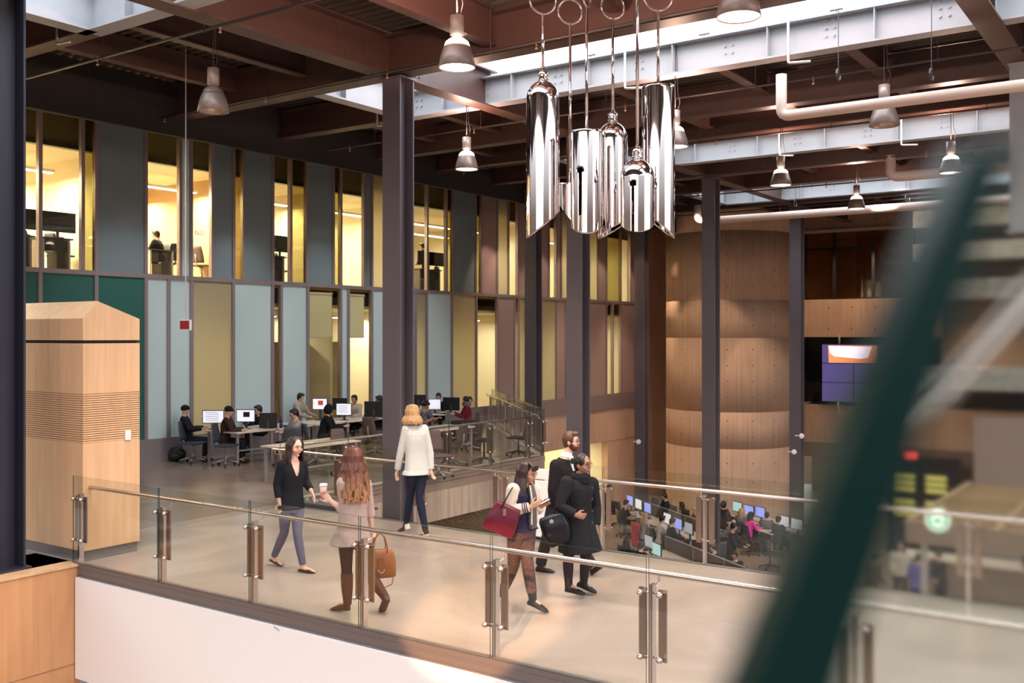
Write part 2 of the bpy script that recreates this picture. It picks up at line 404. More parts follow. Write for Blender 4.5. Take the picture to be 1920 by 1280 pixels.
ORD = ['first', 'second', 'third', 'fourth', 'fifth', 'sixth', 'seventh', 'eighth', 'ninth', 'tenth', 'eleventh', 'twelfth', 'thirteenth', 'fourteenth', 'fifteenth', 'sixteenth', 'seventeenth', 'eighteenth', 'nineteenth', 'twentieth']
def nth(i):
    if i < 20: return ORD[i]
    if i < 29: return 'twenty-'+ORD[i-20]
    if i == 29: return 'thirtieth'
    return 'thirty-'+ORD[i-30]
wn = 0
for row, (z0, z1, lst) in (('upper', (ZM, ZT, up)), ('lower', (ZB, ZM, lo))):
    for i, (pa, pb, kd) in enumerate(lst):
        wn += 1
        ya, yb = YX(pa, XF), YX(pb, XF)
        h = min(.042, (yb-ya)*.12)
        bm = bmesh.new(); box(bm, XF-.012, ya+h, z0+.05, XF, yb-h, z1-.05)
        o = fin('window_%d' % wn, bm, mat(kd))
        tag(o, '%s in the %s row of the office glazing, %s from left' % (look[kd], row, nth(i)), 'window', None, 'structure')
        bm = bmesh.new()
        box(bm, XF-.06, ya, z0, XF+.05, ya+h, z1); box(bm, XF-.06, yb-h, z0, XF+.05, yb, z1)
        box(bm, XF-.06, ya+h, z0, XF+.045, yb-h, z0+.05); box(bm, XF-.06, ya+h, z1-.05, XF+.045, yb-h, z1)
        fin('window_frame', bm, mat('mull'), o)
YE = YX(1191, XF)
bm = bmesh.new(); box(bm, XF-.3, 5, ZT, XF+.14, YE, ZT+.09)
struct('trim_1', bm, mat('mull'), 'thin metal head trim above the upper office glazing', 'trim')
bm = bmesh.new(); box(bm, XF-.15, 5, 0, XF+.06, 27.4, ZB); box(bm, XF-.15, 27.4, -.06, XF+.06, YE, ZB)
struct('trim_2', bm, mat('mull'), 'grey metal plinth band under the office glazing', 'trim')
bm = bmesh.new(); box(bm, XF-.3, 20, -1.37, XF, YE, -.06)
struct('wall_spandrel', bm, mat('conc'), 'board-marked concrete beam below the office glazing', 'wall')
bm = bmesh.new(); box(bm, XF-.3, 5, ZT+.09, XF+.02, 46, 8.2)
struct('wall_above_glazing', bm, mat('black_bulk'), 'dark strip of wall above the office glazing', 'wall')
yo = YX(1140, XF)
bm = bmesh.new(); box(bm, XF-.3, yo, -4, XF-.02, YE+.3, -1.37)
struct('wall_lower_left', bm, mat('conc'), 'board-marked concrete wall beside the lower lit room', 'wall')

bm = bmesh.new(); box(bm, -17.12, 5.0, 6.96, -17.0, 40, ZT+.31)
struct('wall_bulkhead', bm, mat('black_bulk'), 'near-black bulkhead hanging under the roof in front of the glazing', 'wall')
# rooms behind the glazing -------------------------------------------------------
bm = bmesh.new()
YR0, YR1 = 5.0, 38.2
box(bm, -27.2, YR0, 4.2, XF-.08, YR1, 4.33)
struct('floor_upper_office', bm, mat('creamdk'), 'office floor behind the upper glazing', 'floor')
bm = bmesh.new(); box(bm, -27.2, YR0, 7.08, XF-.5, YR1, 7.2)
struct('ceiling_upper_office', bm, mat('cream'), 'cream ceiling inside the upper offices', 'ceiling')
bm = bmesh.new(); box(bm, -27.2, YR0, 3.72, XF-.4, YR1, 3.8)
struct('ceiling_lower_office', bm, mat('cream'), 'cream ceiling inside the lower offices', 'ceiling')
bm = bmesh.new(); box(bm, -27.3, YR0, -.1, -27.1, YR1, 7.8)
struct('wall_office_back', bm, mat('cream'), 'cream back wall inside the offices', 'wall')
bm = bmesh.new(); box(bm, -27.2, YR0, -.35, XF-.15, YR1, 0)
struct('floor_lower_office', bm, mat('creamdk'), 'tan floor behind the lower office glazing', 'floor')
k = 0
for y in (5.0, 13.4, 17.2, 20.4, 23.9, 31.0, 38.2):
    bm = bmesh.new(); box(bm, -27.1, y-.05, 0, XF-.5, y+.05, 7.1); k += 1
    struct('wall_office_partition_%d' % k, bm, mat('cream' if y not in (17.2,) else 'creamdk'), 'cream partition wall between offices, %s from left' % nth(k-1), 'wall')
# parapet soffit: dark beam just inside the head of the upper glazing
bm = bmesh.new(); box(bm, XF-.52, YR0, 7.02, XF-.35, YR1, 7.12)
struct('trim_3', bm, mat('steel_dk'), 'dark head rail inside the upper office windows', 'trim')
bm = bmesh.new(); box(bm, XF-.55, YR0, 7.12, XF-.45, YR1, 8.1); box(bm, -27.3, YR0, 7.9, XF-.3, YR1, 8.1)
struct('wall_window_head', bm, flat('olive_soffit', (.15, .13, .06), .7), 'olive soffit panel at the head of the upper office windows', 'wall')
# linear lamps of the offices
lamp0 = None
def office_lamp(x, y, z, ln, lab, grp, zc, en=0):
    o = empty('linear_lamp', (x, y, z), 0, lab, 'ceiling lamp', grp)
    bm = bmesh.new(); box(bm, -.09, -ln/2, 0, .09, ln/2, .06); fin('lamp_housing', bm, mat('signwhite'), o)
    bm = bmesh.new(); box(bm, -.075, -ln/2+.03, -.02, .075, ln/2-.03, 0); fin('lamp_tube', bm, mat('tubelight'), o)
    for a in (-ln*.4, ln*.4):
        bm = bmesh.new(); tube(bm, [(0, a, .06), (0, a, zc-z-.005)], .006, 6); fin('suspension_wire', bm, mat('signwhite'), o)
    if en: area('office_light', (x, y, z-.06), .3, en, (1, .91, .72), sy=ln)
for ri, (y, ln) in enumerate(((9.2, 7.4), (15.3, 3.2), (18.8, 2.6), (22.15, 3), (27.5, 5.8), (34.4, 6))):
    for x in (-22.0, -24.2):
        office_lamp(x, y, 6.72, ln, '%s fluorescent tube lamp in the %s upper office from left' % ('front' if x > -23 else 'rear', nth(ri)), 'linear lamps in the upper offices', 7.08, en=480 if y < 16 else 150)
for ri, (y, ln, en) in enumerate(((15.3, 3, 110), (18.8, 2.6, 60), (22.15, 3, 130), (27.6, 5, 200), (34.4, 6, 200))):
    office_lamp(-22.5, y, 3.5, ln, 'fluorescent tube lamp in the %s lower office from left' % nth(ri), 'linear lamps in the lower offices', 3.72, en=en)
# low blinds behind lower clear windows, roller blinds
def blind(pa, pb, z0, z1, lab):
    ya, yb = YX(pa, XF)+.05, YX(pb, XF)-.05
    o = empty('roller_blind', (XF-.11, ya, z1), 0, lab, 'blind')
    bm = bmesh.new(); box(bm, -.01, 0, z0-z1, 0, yb-ya, 0); fin('blind_fabric', bm, mat('cream'), o)
    bm = bmesh.new(); tube(bm, [(0, 0, 0), (0, yb-ya, 0)], .035, 8); fin('blind_roller', bm, mat('signwhite'), o)
    bm = bmesh.new(); box(bm, -.015, 0, z0-z1-.03, .005, yb-ya, z0-z1); fin('bottom_bar', bm, mat('desktop'), o)
blind(578, 630, 2.9, 4.1, 'cream roller blind in the lower window above the standing student')
blind(655, 690, 2.9, 4.1, 'cream roller blind in the lower window left of the big column')
# tan cupboards seen in the lower rooms
def office_cupboard(pa, pb, z, lab):
    ya, yb = YX(pa, XF), YX(pb, XF)
    o = empty('office_cupboard', (-21.4, ya, 0), 0, lab, 'cupboard')
    bm = bmesh.new(); box(bm, -.5, 0, 0, 0, yb-ya, z); fin('body', bm, mat('creamdk'), o, bev=.01)
    bm = bmesh.new(); box(bm, 0, .03, .1, .02, (yb-ya)/2-.01, z-.03); fin('cupboard_door', bm, mat('creamdk'), o)
    bm = bmesh.new(); box(bm, 0, (yb-ya)/2+.01, .1, .02, yb-ya-.03, z-.03); fin('cupboard_door', bm, mat('creamdk'), o)
office_cupboard(576, 640, 2.75, 'tan cupboard behind the lower glass, behind the white monitors')
office_cupboard(648, 700, 2.75, 'tan cupboard behind the lower glass, left of the big column')
office_cupboard(508, 530, 2.4, 'tan cupboard behind the narrow lower pane')
# upper office desks with monitors, seen through the clear panes
def _unused(pa, pb, X, lab, nm=2, zd=4.33, hm=.0, chair=True, facing=1):
    ya, yb = YX(pa, X), YX(pb, X)
    o = empty('office_desk', (X, ya, zd), 0, lab, 'desk', None)
    bm = bmesh.new(); box(bm, -.7, 0, .70, 0, yb-ya, .735); fin('desk_top', bm, mat('deskleg'), o)
    for yy in (.05, yb-ya-.09):
        bm = bmesh.new(); box(bm, -.66, yy, 0, -.04, yy+.04, .70); fin('leg', bm, mat('deskleg'), o)
    bm = bmesh.new(); box(bm, -.2, .1, .3, -.17, yb-ya-.1, .68); fin('modesty_panel', bm, mat('darkgrey'), o)
    for i in range(nm):
        yy = (yb-ya)*(i+.5)/nm
        monitor((X-.3, ya+yy, zd+.735), 0.0, 'black', .52, .32, lab='black monitor seen from behind on the '+lab.split(' with')[0], grp=None, world=True)

# ------------------------------------------------------------------ concrete drum, far walls
CX, CY, CR = -15.7, 37.8, 2.5
bm = bmesh.new()
prof = []
for z in (-4, -1.36, -1.34, .03, .05, 2.84, 2.86, 4.28, 4.30, 6.9, 6.92, 8.1):
    j = z in (-1.36, .03, 2.84, 4.28, 6.9)
    prof.append((CR, z))
    if j: prof += [(CR-.02, z+.002), (CR-.02, z+.018)]
lathe(bm, prof, (CX, CY, 0), 96)
for z in (-3.3, -2.6, -1.9, -.9, -.3, .6, 1.2, 1.8, 2.4, 3.3, 3.9, 4.8, 5.4, 6.0, 6.5):
    for a in range(0, 360, 22):
        ar = math.radians(a+5)
        d = Vector((math.cos(ar), math.sin(ar), 0))
        lathe(bm, [(.0, .004), (.022, .004), (.022, -.01)], Vector((CX, CY, z))+d*CR, 6, 1, axis=d)
struct('wall_drum', bm, [mat('conc'), mat('dark')], 'tall round board-marked concrete drum with tie holes', 'wall', smooth=False)
for p in bpy.data.objects['wall_drum'].data.polygons: p.use_smooth = p.area > .05
YW = 42.0
XA, XB = XY(1500, YW), XY(1830, YW)
bm = bmesh.new(); box(bm, -20.3, YW, -4, XA, YW+.3, 8.2)
box(bm, XA, YW, 7.33, 8, YW+.3, 8.2); box(bm, XA, YW, 2.87, 8, YW+.3, 4.45); box(bm, XA, YW, -1.58, 8, YW+.3, 0)
for x in range(-14, 0):
    for z in (3.2, 4.1, 7.7): lathe(bm, [(0, .01), (.03, .01), (.03, -.01)], (x*.95+.3, YW, z), 6, 1, axis=(0, -1, 0))
struct('wall_far', bm, [mat('conc'), mat('dark')], 'far board-marked concrete wall with window band', 'wall')
bm = bmesh.new(); box(bm, -20.25, YE+.3, -4, -20.0, YW, 8.2)
struct('wall_far_return', bm, mat('conc'), 'dark concrete wall in the recess left of the drum', 'wall')
bm = bmesh.new(); box(bm, XA, YW-.25, 7.25, 8, YW, 7.36)
struct('trim_4', bm, mat('duct'), 'pale lintel strip above the far window band', 'trim')
# far window band
xs = [XY(p, YW) for p in (1508, 1562, 1635, 1712, 1775, 1850)]
for i, (a, b) in enumerate(zip(xs, xs[1:])):
    wn += 1
    bm = bmesh.new(); box(bm, a+.05, YW+.1, 4.5, b-.05, YW+.12, 7.28)
    o = fin('window_%d' % wn, bm, mat('tintwin')); tag(o, 'bronze-tinted window of the far window band, %s from left' % nth(i), 'window', None, 'structure')
    bm = bmesh.new(); box(bm, a, YW+.05, 4.45, a+.09, YW+.16, 7.33); box(bm, b-.03, YW+.05, 4.45, b, YW+.16, 7.33)
    box(bm, a, YW+.05, 4.45, b, YW+.16, 4.52); box(bm, a, YW+.05, 7.26, b, YW+.16, 7.33)
    if i < 2: box(bm, a, YW+.05, 6.55, b, YW+.16, 6.63)
    fin('window_frame', bm, mat('black'), o)
bm = bmesh.new(); box(bm, XA-.2, YW+5, 4.3, 8, YW+5.2, 7.5); box(bm, XA-.2, YW+.3, 4.2, 8, YW+5, 4.4); box(bm, XA-.2, YW+.3, 7.4, 8, YW+5, 7.5); box(bm, XA-.3, YW+.3, 4.2, XA-.2, YW+5.2, 7.5)
struct('wall_far_room', bm, mat('creamdk'), 'tan room behind the far window band', 'wall')
area('far_room_light', (-8, YW+2.5, 7.3), 2, 45, (1, .75, .4), sy=.3)
# recess with the video wall, brown lower storey
XR = XY(1690, YW-.5)
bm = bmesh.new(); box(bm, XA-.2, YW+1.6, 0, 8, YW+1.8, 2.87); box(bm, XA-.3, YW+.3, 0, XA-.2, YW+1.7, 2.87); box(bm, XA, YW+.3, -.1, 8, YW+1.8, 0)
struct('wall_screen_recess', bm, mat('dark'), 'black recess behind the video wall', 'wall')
bm = bmesh.new(); box(bm, XA-.2, YW+2.2, -4, 10, YW+2.4, -1.58)
box(bm, XA, YW-.02, -2.2, 8, YW+.28, -1.58)
struct('wall_lower_far', bm, mat('brownwall'), 'brown wall of the lower hall under the far concrete beam', 'wall')

# ------------------------------------------------------------------ roof deck and steel
ZG, ZD = 7.33, 8.02
def deck(y0, y1, x0, x1):
    bm = bmesh.new(); y = y0; pr = []
    while y < y1-.001:
        pr += [(y, ZD), (min(y+.07, y1), ZD), (min(y+.10, y1), ZD+.07), (min(y+.17, y1), ZD+.07)]; y += .2
    pr.append((y1, ZD))
    a = [bm.verts.new((x0, p[0], p[1])) for p in pr]; b = [bm.verts.new((x1, p[0], p[1])) for p in pr]
    for i in range(len(pr)-1):
        if (Vector(a[i].co)-Vector(a[i+1].co)).length > 1e-5: bm.faces.new((a[i], b[i], b[i+1], a[i+1]))
    box(bm, x0, y0, ZD+.09, x1, y1, ZD+.3)
    return bm
i = 0
for (y0, y1, x0, x1) in ((-3, 5.5, -20.2, 5), (5.5, 8.4, -20.2, XP), (8.59, 12.7, -20.2, 5), (12.7, 15.4, -20.2, XP), (15.59, 20.9, -20.2, 5), (20.9, 23.5, -20.2, XP),
                         (23.69, 28.5, -20.2, 5), (28.5, 31.6, -20.2, XP), (31.79, 42.4, -20.2, 8), (12.7, 15.4, 2.2, 5), (20.9, 23.5, 2.2, 5), (28.5, 31.6, 2.2, 5)):
    i += 1
    o = fin('ceiling_%d' % i, deck(y0, y1, x0, x1), mat('deck')); tag(o, 'ribbed metal roof deck bay, %s counted from the nearest' % nth(i-1), 'ceiling', None, 'structure')
for i, (y0, y1) in enumerate(((5.5, 8.4), (12.7, 15.4), (20.9, 23.5), (28.5, 31.6))):
    bm = bmesh.new()
    box(bm, XP, y0-.05, ZD, 2.2, y0, 9.1); box(bm, XP-.05, y0, ZD, XP, y1, 9.4); box(bm, 2.2, y0, ZD, 2.25, y1, 9.4)
    struct('trim_%d' % (5+i), bm, mat('signwhite'), 'white upstand around a roof light, %s from the near end' % nth(i), 'trim')
    wn += 1; bm = bmesh.new(); box(bm, XP, y1+.16, ZG+.57, 2.2, y1+.18, 9.4)
    struct('window_%d' % wn, bm, mat('opal'), 'bright opal glazing of a roof light above a grey beam, %s from the near end' % nth(i), 'window')

def ibeam(bm, L, dep, fw=.30, tf=.03, tw=.02):
    "along +x from 0, z 0..dep, centred on y"
    box(bm, 0, -fw/2, 0, L, fw/2, tf); box(bm, 0, -fw/2, dep-tf, L, fw/2, dep); box(bm, 0, -tw/2, tf, L, tw/2, dep-tf)
def beam(p, L, axis, z, dep, m, label, fw=.30, stiff=0, bolts=0, name='steel_beam', side=-1, cat='beam', group=None):
    rz = 0 if axis == 'x' else PI/2
    o = empty(name, (p[0], p[1], z), rz, label, cat, group)
    bm = bmesh.new(); ibeam(bm, L, dep, fw); fin('girder_profile', bm, m, o)
    if stiff:
        x = stiff*.6
        while x < L:
            bm = bmesh.new(); box(bm, x, -fw/2+.01, .03, x+.015, -.01, dep-.03); fin('stiffener_plate', bm, m, o); x += stiff
    if bolts:
        x = stiff*.15; n = 0
        while x < L and n < 9:
            bm = bmesh.new()
            for a in (0, .13):
                for b in range(3): lathe(bm, [(0, .03), (.018, .03), (.018, 0)], (x+a, -.012, dep*.42+b*.12), 6, 0, axis=(0, -1, 0))
            fin('bolt_group', bm, m, o); x += stiff; n += 1
    return o
XL, XRT = -17.0, 2.0
B = mat('steel'); G = mat('steel_grey')
beam((XP, 8.4), XRT-XP, 'x', ZG, .68, G, 'light grey roof-light beam with stiffeners, top left corner', stiff=1.65)
beam((XL, 8.4), XP-XL, 'x', ZG, .68, B, 'brown beam continuing the top left roof-light beam towards the glazing')
beam((XL, 12.65), XRT-XL, 'x', ZG-.03, .68, B, 'brown girder crossing over the big near column', fw=.34)
beam((XP, 15.4), XRT-XP, 'x', ZG, .54, G, 'light grey bolted beam under the brightest roof light', stiff=1.65, bolts=1)
beam((XL, 15.4), XP-XL, 'x', ZG, .62, B, 'brown beam continuing the brightest roof-light beam to the left')
beam((XL, 18.6), XRT-XL, 'x', ZG, .62, B, 'brown girder over the second column row')
beam((XL, 20.95), XRT-XL, 'x', ZG+.03, .60, B, 'brown girder in front of the second roof light')
beam((XP, 23.55), XRT-XP, 'x', ZG, .54, G, 'light grey bolted beam under the second roof light', stiff=1.65, bolts=1)
beam((XL, 23.55), XP-XL, 'x', ZG, .62, B, 'brown beam left of the second roof-light beam')
beam((XL, 25.8), XRT-XL, 'x', ZG, .62, B, 'brown girder over the third column row')
beam((XL, 28.5), XRT-XL, 'x', ZG, .62, B, 'brown girder in front of the farthest roof light')
beam((XP, 31.65), XRT-XP, 'x', ZG, .54, G, 'light grey bolted beam under the farthest roof light', stiff=1.65, bolts=1)
beam((XL, 32.7), 26, 'x', ZG, .62, B, 'brown girder over the farthest column row')
beam((XL, 36.5), 26, 'x', ZG, .62, B, 'brown beam nearest the far concrete wall')
# girders along Y
XG = -11.35
gb = beam((XG, -1), 40, 'y', ZG-.02, .70, B, 'deep reddish-brown girder running away over the big column', fw=.36)
for x_ in (12.45, 13.05, 14.3):
    bm = bmesh.new()
    for a in (0, .12):
        for b in range(8): lathe(bm, [(0, .03), (.017, .03), (.017, 0)], (x_+a, -.012, .08+b*.075), 6, 0, axis=(0, -1, 0))
    fin('bolt_group', bm, B, gb)
    bm = bmesh.new(); box(bm, x_-.06, -.022, .04, x_+.18, -.01, .66); fin('splice_plate', bm, B, gb)
beam((-2.5, -1), 40, 'y', ZG-.02, .70, B, 'dark girder at the top right running away', fw=.36)
beam((XP, 2.0), 6.4, 'y', ZG, .66, G, 'light grey end beam of the nearest roof light', stiff=1.4)
beam((XP, 12.7), 2.7, 'y', ZG, .62, G, 'light grey end beam of the brightest roof light', stiff=1.3)
beam((XP, 20.95), 2.6, 'y', ZG, .62, G, 'light grey end beam of the second roof light', stiff=1.3)
beam((XP, 28.5), 3.1, 'y', ZG, .62, G, 'light grey end beam of the farthest roof light', stiff=1.3)
k = 0
for bi, (y0, y1) in enumerate(((8.55, 12.48), (15.55, 18.45), (18.75, 20.8), (23.7, 28.35), (31.8, 36.4))):
    for xi, x in enumerate((-15.1, -13.2, -9.1, -6.9, -4.7)):
        k += 1
        big = x == -9.1 and y0 < 9
        beam((x, y0), y1-y0, 'y', ZG+.1 if big else ZG+.22, ZD-(ZG+.1 if big else ZG+.22)-.01, B, 'slender brown roof purlin, %s from left in the %s bay from the camera' % (nth(xi), nth(bi)), fw=.2, name='roof_purlin', cat='purlin', group='purlins between the roof girders')
# columns
def column(x, y, z0, z1, label, m=None, w=.39, d=.36):
    o = empty('steel_column', (x, y, z0), 0, label, 'column')
    bm = bmesh.new(); h = z1-z0
    box(bm, -w/2, -d/2, 0, w/2, -d/2+.03, h); box(bm, -w/2, d/2-.03, 0, w/2, d/2, h); box(bm, -.012, -d/2+.03, 0, .012, d/2-.03, h)
    fin('column_shaft', bm, m or mat('steel_col'), o)
    bm = bmesh.new(); box(bm, -w/2-.05, -d/2-.05, -.0, w/2+.05, d/2+.05, .03); fin('base_plate', bm, m or mat('steel_col'), o)
    bm = bmesh.new(); box(bm, -w/2-.03, -d/2-.03, h-.03, w/2+.03, d/2+.03, h); fin('cap_plate', bm, m or mat('steel_col'), o)
    return o
column(-11.2, 12.72, -4, ZG-.05, 'thick mauve-grey steel column behind the woman in the white sweater')
column(XY(1083, 18.8)+.02, 18.8, -4, ZG, 'mauve-grey steel column behind the bearded man')
column(XY(1333, 26.0), 26.0, -4, ZG, 'mauve-grey steel column in front of the concrete drum')
column(XY(1494, 33.1), 33.1, -4, ZG, 'mauve-grey steel column at the right edge of the concrete drum')
column(XY(1000, 25.2), 25.2, -4, ZG, 'dark steel column below the leftmost hanging chime')
column(XY(1203, 32.3), 32.3, -4, ZG, 'warm-lit steel column left of the concrete drum')
column(-12.45, 6.62, 0, ZG, 'dark steel column cut by the left edge, standing on the plywood ledge', mat('shadecol'), w=.42, d=.4)
column(XY(1921, 17.9), 17.9, 4.6, ZG, 'pale hanging steel post cut by the right edge', mat('steel_grey'))
# alarm strobes on the columns
def strobe(px, py, D, lab):
    p = W(px, py, D)
    o = empty('alarm_sounder', p, 0, lab, 'alarm')
    bm = bmesh.new(); lathe(bm, [(0, .06), (.075, .05), (.085, .02), (.085, -.02), (0, -.02)], (0, 0, 0), 14, 0, axis=(ST*.6, -CT, 0)); fin('sounder_body', bm, mat('signwhite'), o)
    bm = bmesh.new(); box(bm, -.22, .0, -.015, 0, .03, .015); fin('bracket', bm, mat('signwhite'), o)
strobe(1197, 828, 34.8, 'round white alarm on the column left of the drum')
strobe(1489, 847, 33, 'round white alarm on the column right of the drum')
strobe(1503, 817, 33, 'small white alarm box higher on the column right of the drum')
o = empty('loudspeaker', W(1469, 419, 38.4), 0, 'small white loudspeaker under the far pipe beside the right column', 'loudspeaker')
bm = bmesh.new(); cbox(bm, (0, .12, 0), (.24, .34, .26)); fin('speaker_box', bm, mat('signwhite'), o, bev=.01)
bm = bmesh.new(); lathe(bm, [(0, .06), (.06, .058), (.07, .05)], (0, -.0, -.02), 12, 0, axis=(0, -1, 0)); fin('speaker_cone', bm, mat('black'), o)
# lower lit room beyond the opening
bm = bmesh.new(); box(bm, -24.2, 20.2, -4, -24.0, yo, -1.3); box(bm, -24.0, yo, -4, -20.3, yo+.2, -1.3); box(bm, -24, 20.2, -1.37, XF-.3, yo, -1.3)
struct('wall_lower_room', bm, mat('cream'), 'bright cream room beyond the opening below the glazing', 'wall')
area('lower_room_light', (-22.2, 31, -1.45), 2.5, 330, (1, .85, .5), sy=8)

# ceiling spotlights that graze the concrete drum and the far wall
dc = Vector((CX, CY, 0))
for (px, py, D, en, an) in ((1800, 880, 38, 700, 80), (1290, 560, 35.8, 620, 36), (1440, 665, 36.0, 520, 34), (1345, 740, 35.4, 420, 62), (1600, 600, 41, 620, 75), (1300, 900, 35, 420, 55)):
    t_ = W(px, py, D); q_ = Vector((t_.x+.5, t_.y-3.2, 7.2)); spot('wall_washer', q_, t_, en, (1, .70, .46), an, .35, .08)
for px in (916, 945, 1010, 1060, 1122, 1172):
    y_ = YX(px, XF); spot('glazing_washer', (XF+1.5, y_-.3, 6.9), (XF, y_, 4.2), 170, (1, .74, .52), 62, .6, .05)
for y_ in (13.5, 16.5, 19.5, 22.5):
    spot('glazing_fill', (-17.4, y_, 6.9), (XF, y_, 1.8), 330, (.88, .96, 1), 75, .9, .15)  # cool spots added only to brighten the lower frosted panes
for px in (1075, 1160):
    y_ = YX(px, XF); spot('beam_fill', (XF+3.2, y_-1.5, 6.8), (XF, y_, -.5), 700, (1, .72, .50), 50, .8, .1)  # warm spots added to brighten the concrete beam under the glazing
spot('column_washer', (-15.2, 29.6, 7.2), (XY(1203, 32.3), 32.0, 4.5), 260, (1, .7, .45), 40, .5)
# ------------------------------------------------------------------ glass railings
def railing(p0, ang, posts, label, handside=1, x0=0, x1=None, zb=0, edge=False):
    """run along local x from p0; posts = list of local x; glass on the -handside side"""
    o = empty('glass_railing', (p0[0], p0[1], zb), ang, label, 'railing')
    x1 = x1 if x1 is not None else posts[-1]+.1
    hy = .12*handside
    bm = bmesh.new(); tube(bm, [(x0, hy, .965), (x1, hy, .965)], .024, 14, round_ends=True); fin('handrail', bm, mat('rail'), o, True)
    bm = bmesh.new(); box(bm, x0, -.05, -.155, x1, .0, .012); box(bm, x0, -.062, -.075, x1, -.05, -.06); box(bm, x0, -.07, -.155, x1, -.05, -.145); fin('base_channel', bm, mat('curb'), o)
    gy = -.055*handside
    if edge:
        bm = bmesh.new(); box(bm, x0, .01, .0, x1, .17, .02); fin('edge_strip', bm, mat('duct'), o)
    xs = [x0]+posts[1:-1]+[x1] if len(posts) > 2 else [x0, x1]
    for a, b in zip(xs, xs[1:]):
        bm = bmesh.new(); fs = box(bm, a+.012-.02, gy-.006, .0, b-.012-.02, gy+.006, 1.13)
        for i in (0, 1, 4, 5): fs[i].material_index = 1
        fin('glass_panel', bm, [mat('glass'), mat('glassedge')], o)
    for x in posts:
        bm = bmesh.new(); box(bm, x-.016, -.035, -.15, x+.016, .03, .90); tube(bm, [(x, 0, .86), (x, hy*.9, .89), (x, hy, .945)], .008, 8); box(bm, x-.03, -.045, -.15, x+.03, .02, -.02)
        post = fin('railing_post', bm, mat('rail'), o)
        for s in (-1, 1):
            bm = bmesh.new(); box(bm, x+s*.09-.036, -.005, .27, x+s*.09+.036, .012, .86); fin('side_bar', bm, mat('railbar'), post)
            for z in (.30, .83):
                bm = bmesh.new(); tube(bm, [(x, 0, z), (x+s*.088, gy*.4, z)], .011, 8)
                lathe(bm, [(0, .05), (.02, .045), (.027, .03), (.027, .018), (.016, .012), (.016, -.03), (0, -.03)], (x+s*.088, gy*.6, z), 12, 0, axis=(0, -handside, 0))
                fin('clamp_knob', bm, mat('rail'), post, True)
    return o
nposts = [XY(p, Y1) for p in (152, 307, 478, 684, 931, 1224, 1604)]+[-.45, 1.2]
railing((0, Y1, 0), 0, nposts, 'near glass railing along the front edge of the footbridge', 1, x0=nposts[0]-.08, x1=1.3)
fposts = [XY(525, Y2), XY(637, Y2), -10.1, XY(937, Y2), XY(1130, Y2), XY(1322, Y2), XY(1545, Y2), -2.15, -.6, 1.2]
railing((0, Y2, 0), 0, fposts, 'far glass railing along the back edge of the footbridge', -1, x0=fposts[0]-.05, x1=1.3)
pl = [0.1, 1.7, 3.2, 4.75, 6.3, 7.85, 8.5]
railing((XP-.05, Y2+.05, 0), PI/2, pl, 'glass railing along the open side of the computer platform', 1, x0=.12, x1=8.40, edge=True)
pe = [0.12, 1.6, 3.1, 4.6, 6.1, 7.6, 9.2]
railing((XP-.05, 20.5, 0), math.atan2(D45.y, D45.x), pe, 'diagonal glass railing at the far end of the computer platform', 1, x0=.12, x1=9.3, edge=True)

# ------------------------------------------------------------------ plywood kiosk
o = empty('plywood_kiosk', (-11.95, 7.42, 0), 0, 'tall maple plywood kiosk with gabled top and grooved band', 'kiosk')
kx, ky = -5.2, .84
def gable(bm, z0, x0, x1, y0, y1, inset=0, zt=3.17, zp=3.40):
    yp = y0+.24*(y1-y0)
    pr = [(y0, z0), (y1, z0), (y1, zt), (yp, zp), (y0, zt)]
    a = [bm.verts.new((x0, p[0], p[1])) for p in pr]; b = [bm.verts.new((x1, p[0], p[1])) for p in pr]
    bm.faces.new(a[::-1]); bm.faces.new(b)
    for i in range(5): bm.faces.new((a[i], a[(i+1) % 5], b[(i+1) % 5], b[i]))
bm = bmesh.new(); gable(bm, 2.88, kx, 0, 0, ky); fin('gabled_hood', bm, mat('ply'), o, bev=.006)
bm = bmesh.new(); box(bm, kx+.02, .03, 2.82, -.03, ky-.03, 2.89); fin('shadow_gap', bm, mat('dark'), o)
bm = bmesh.new(); box(bm, kx, 0, .14, 0, ky, 1.54); box(bm, kx, 0, 2.18, 0, ky, 2.84); fin('cabinet_body', bm, mat('ply'), o, bev=.004)
bm = bmesh.new(); box(bm, kx, .012, 1.54, -.012, ky-.012, 2.18); bo = fin('grooved_band', bm, mat('plydark'), o)
for i in range(22):
    z = 1.54+.64*i/22
    bm = bmesh.new(); box(bm, kx, 0, z+.004, 0, ky, z+.023); fin('slat', bm, mat('ply'), bo)
bm = bmesh.new(); box(bm, kx, .03, 0, -.03, ky-.02, .14); fin('plinth', bm, mat('curb'), o)
o = empty('wall_switch', (-11.95, YX(238, -11.95), 1.60), 0, 'small white switch box on the side of the plywood kiosk', 'switch')
bm = bmesh.new(); box(bm, 0, -.04, -.065, .035, .04, .065); fin('switch_case', bm, mat('signwhite'), o, bev=.006)
bm = bmesh.new(); box(bm, .035, -.015, -.03, .042, .015, .03); fin('rocker', bm, mat('signwhite'), o)

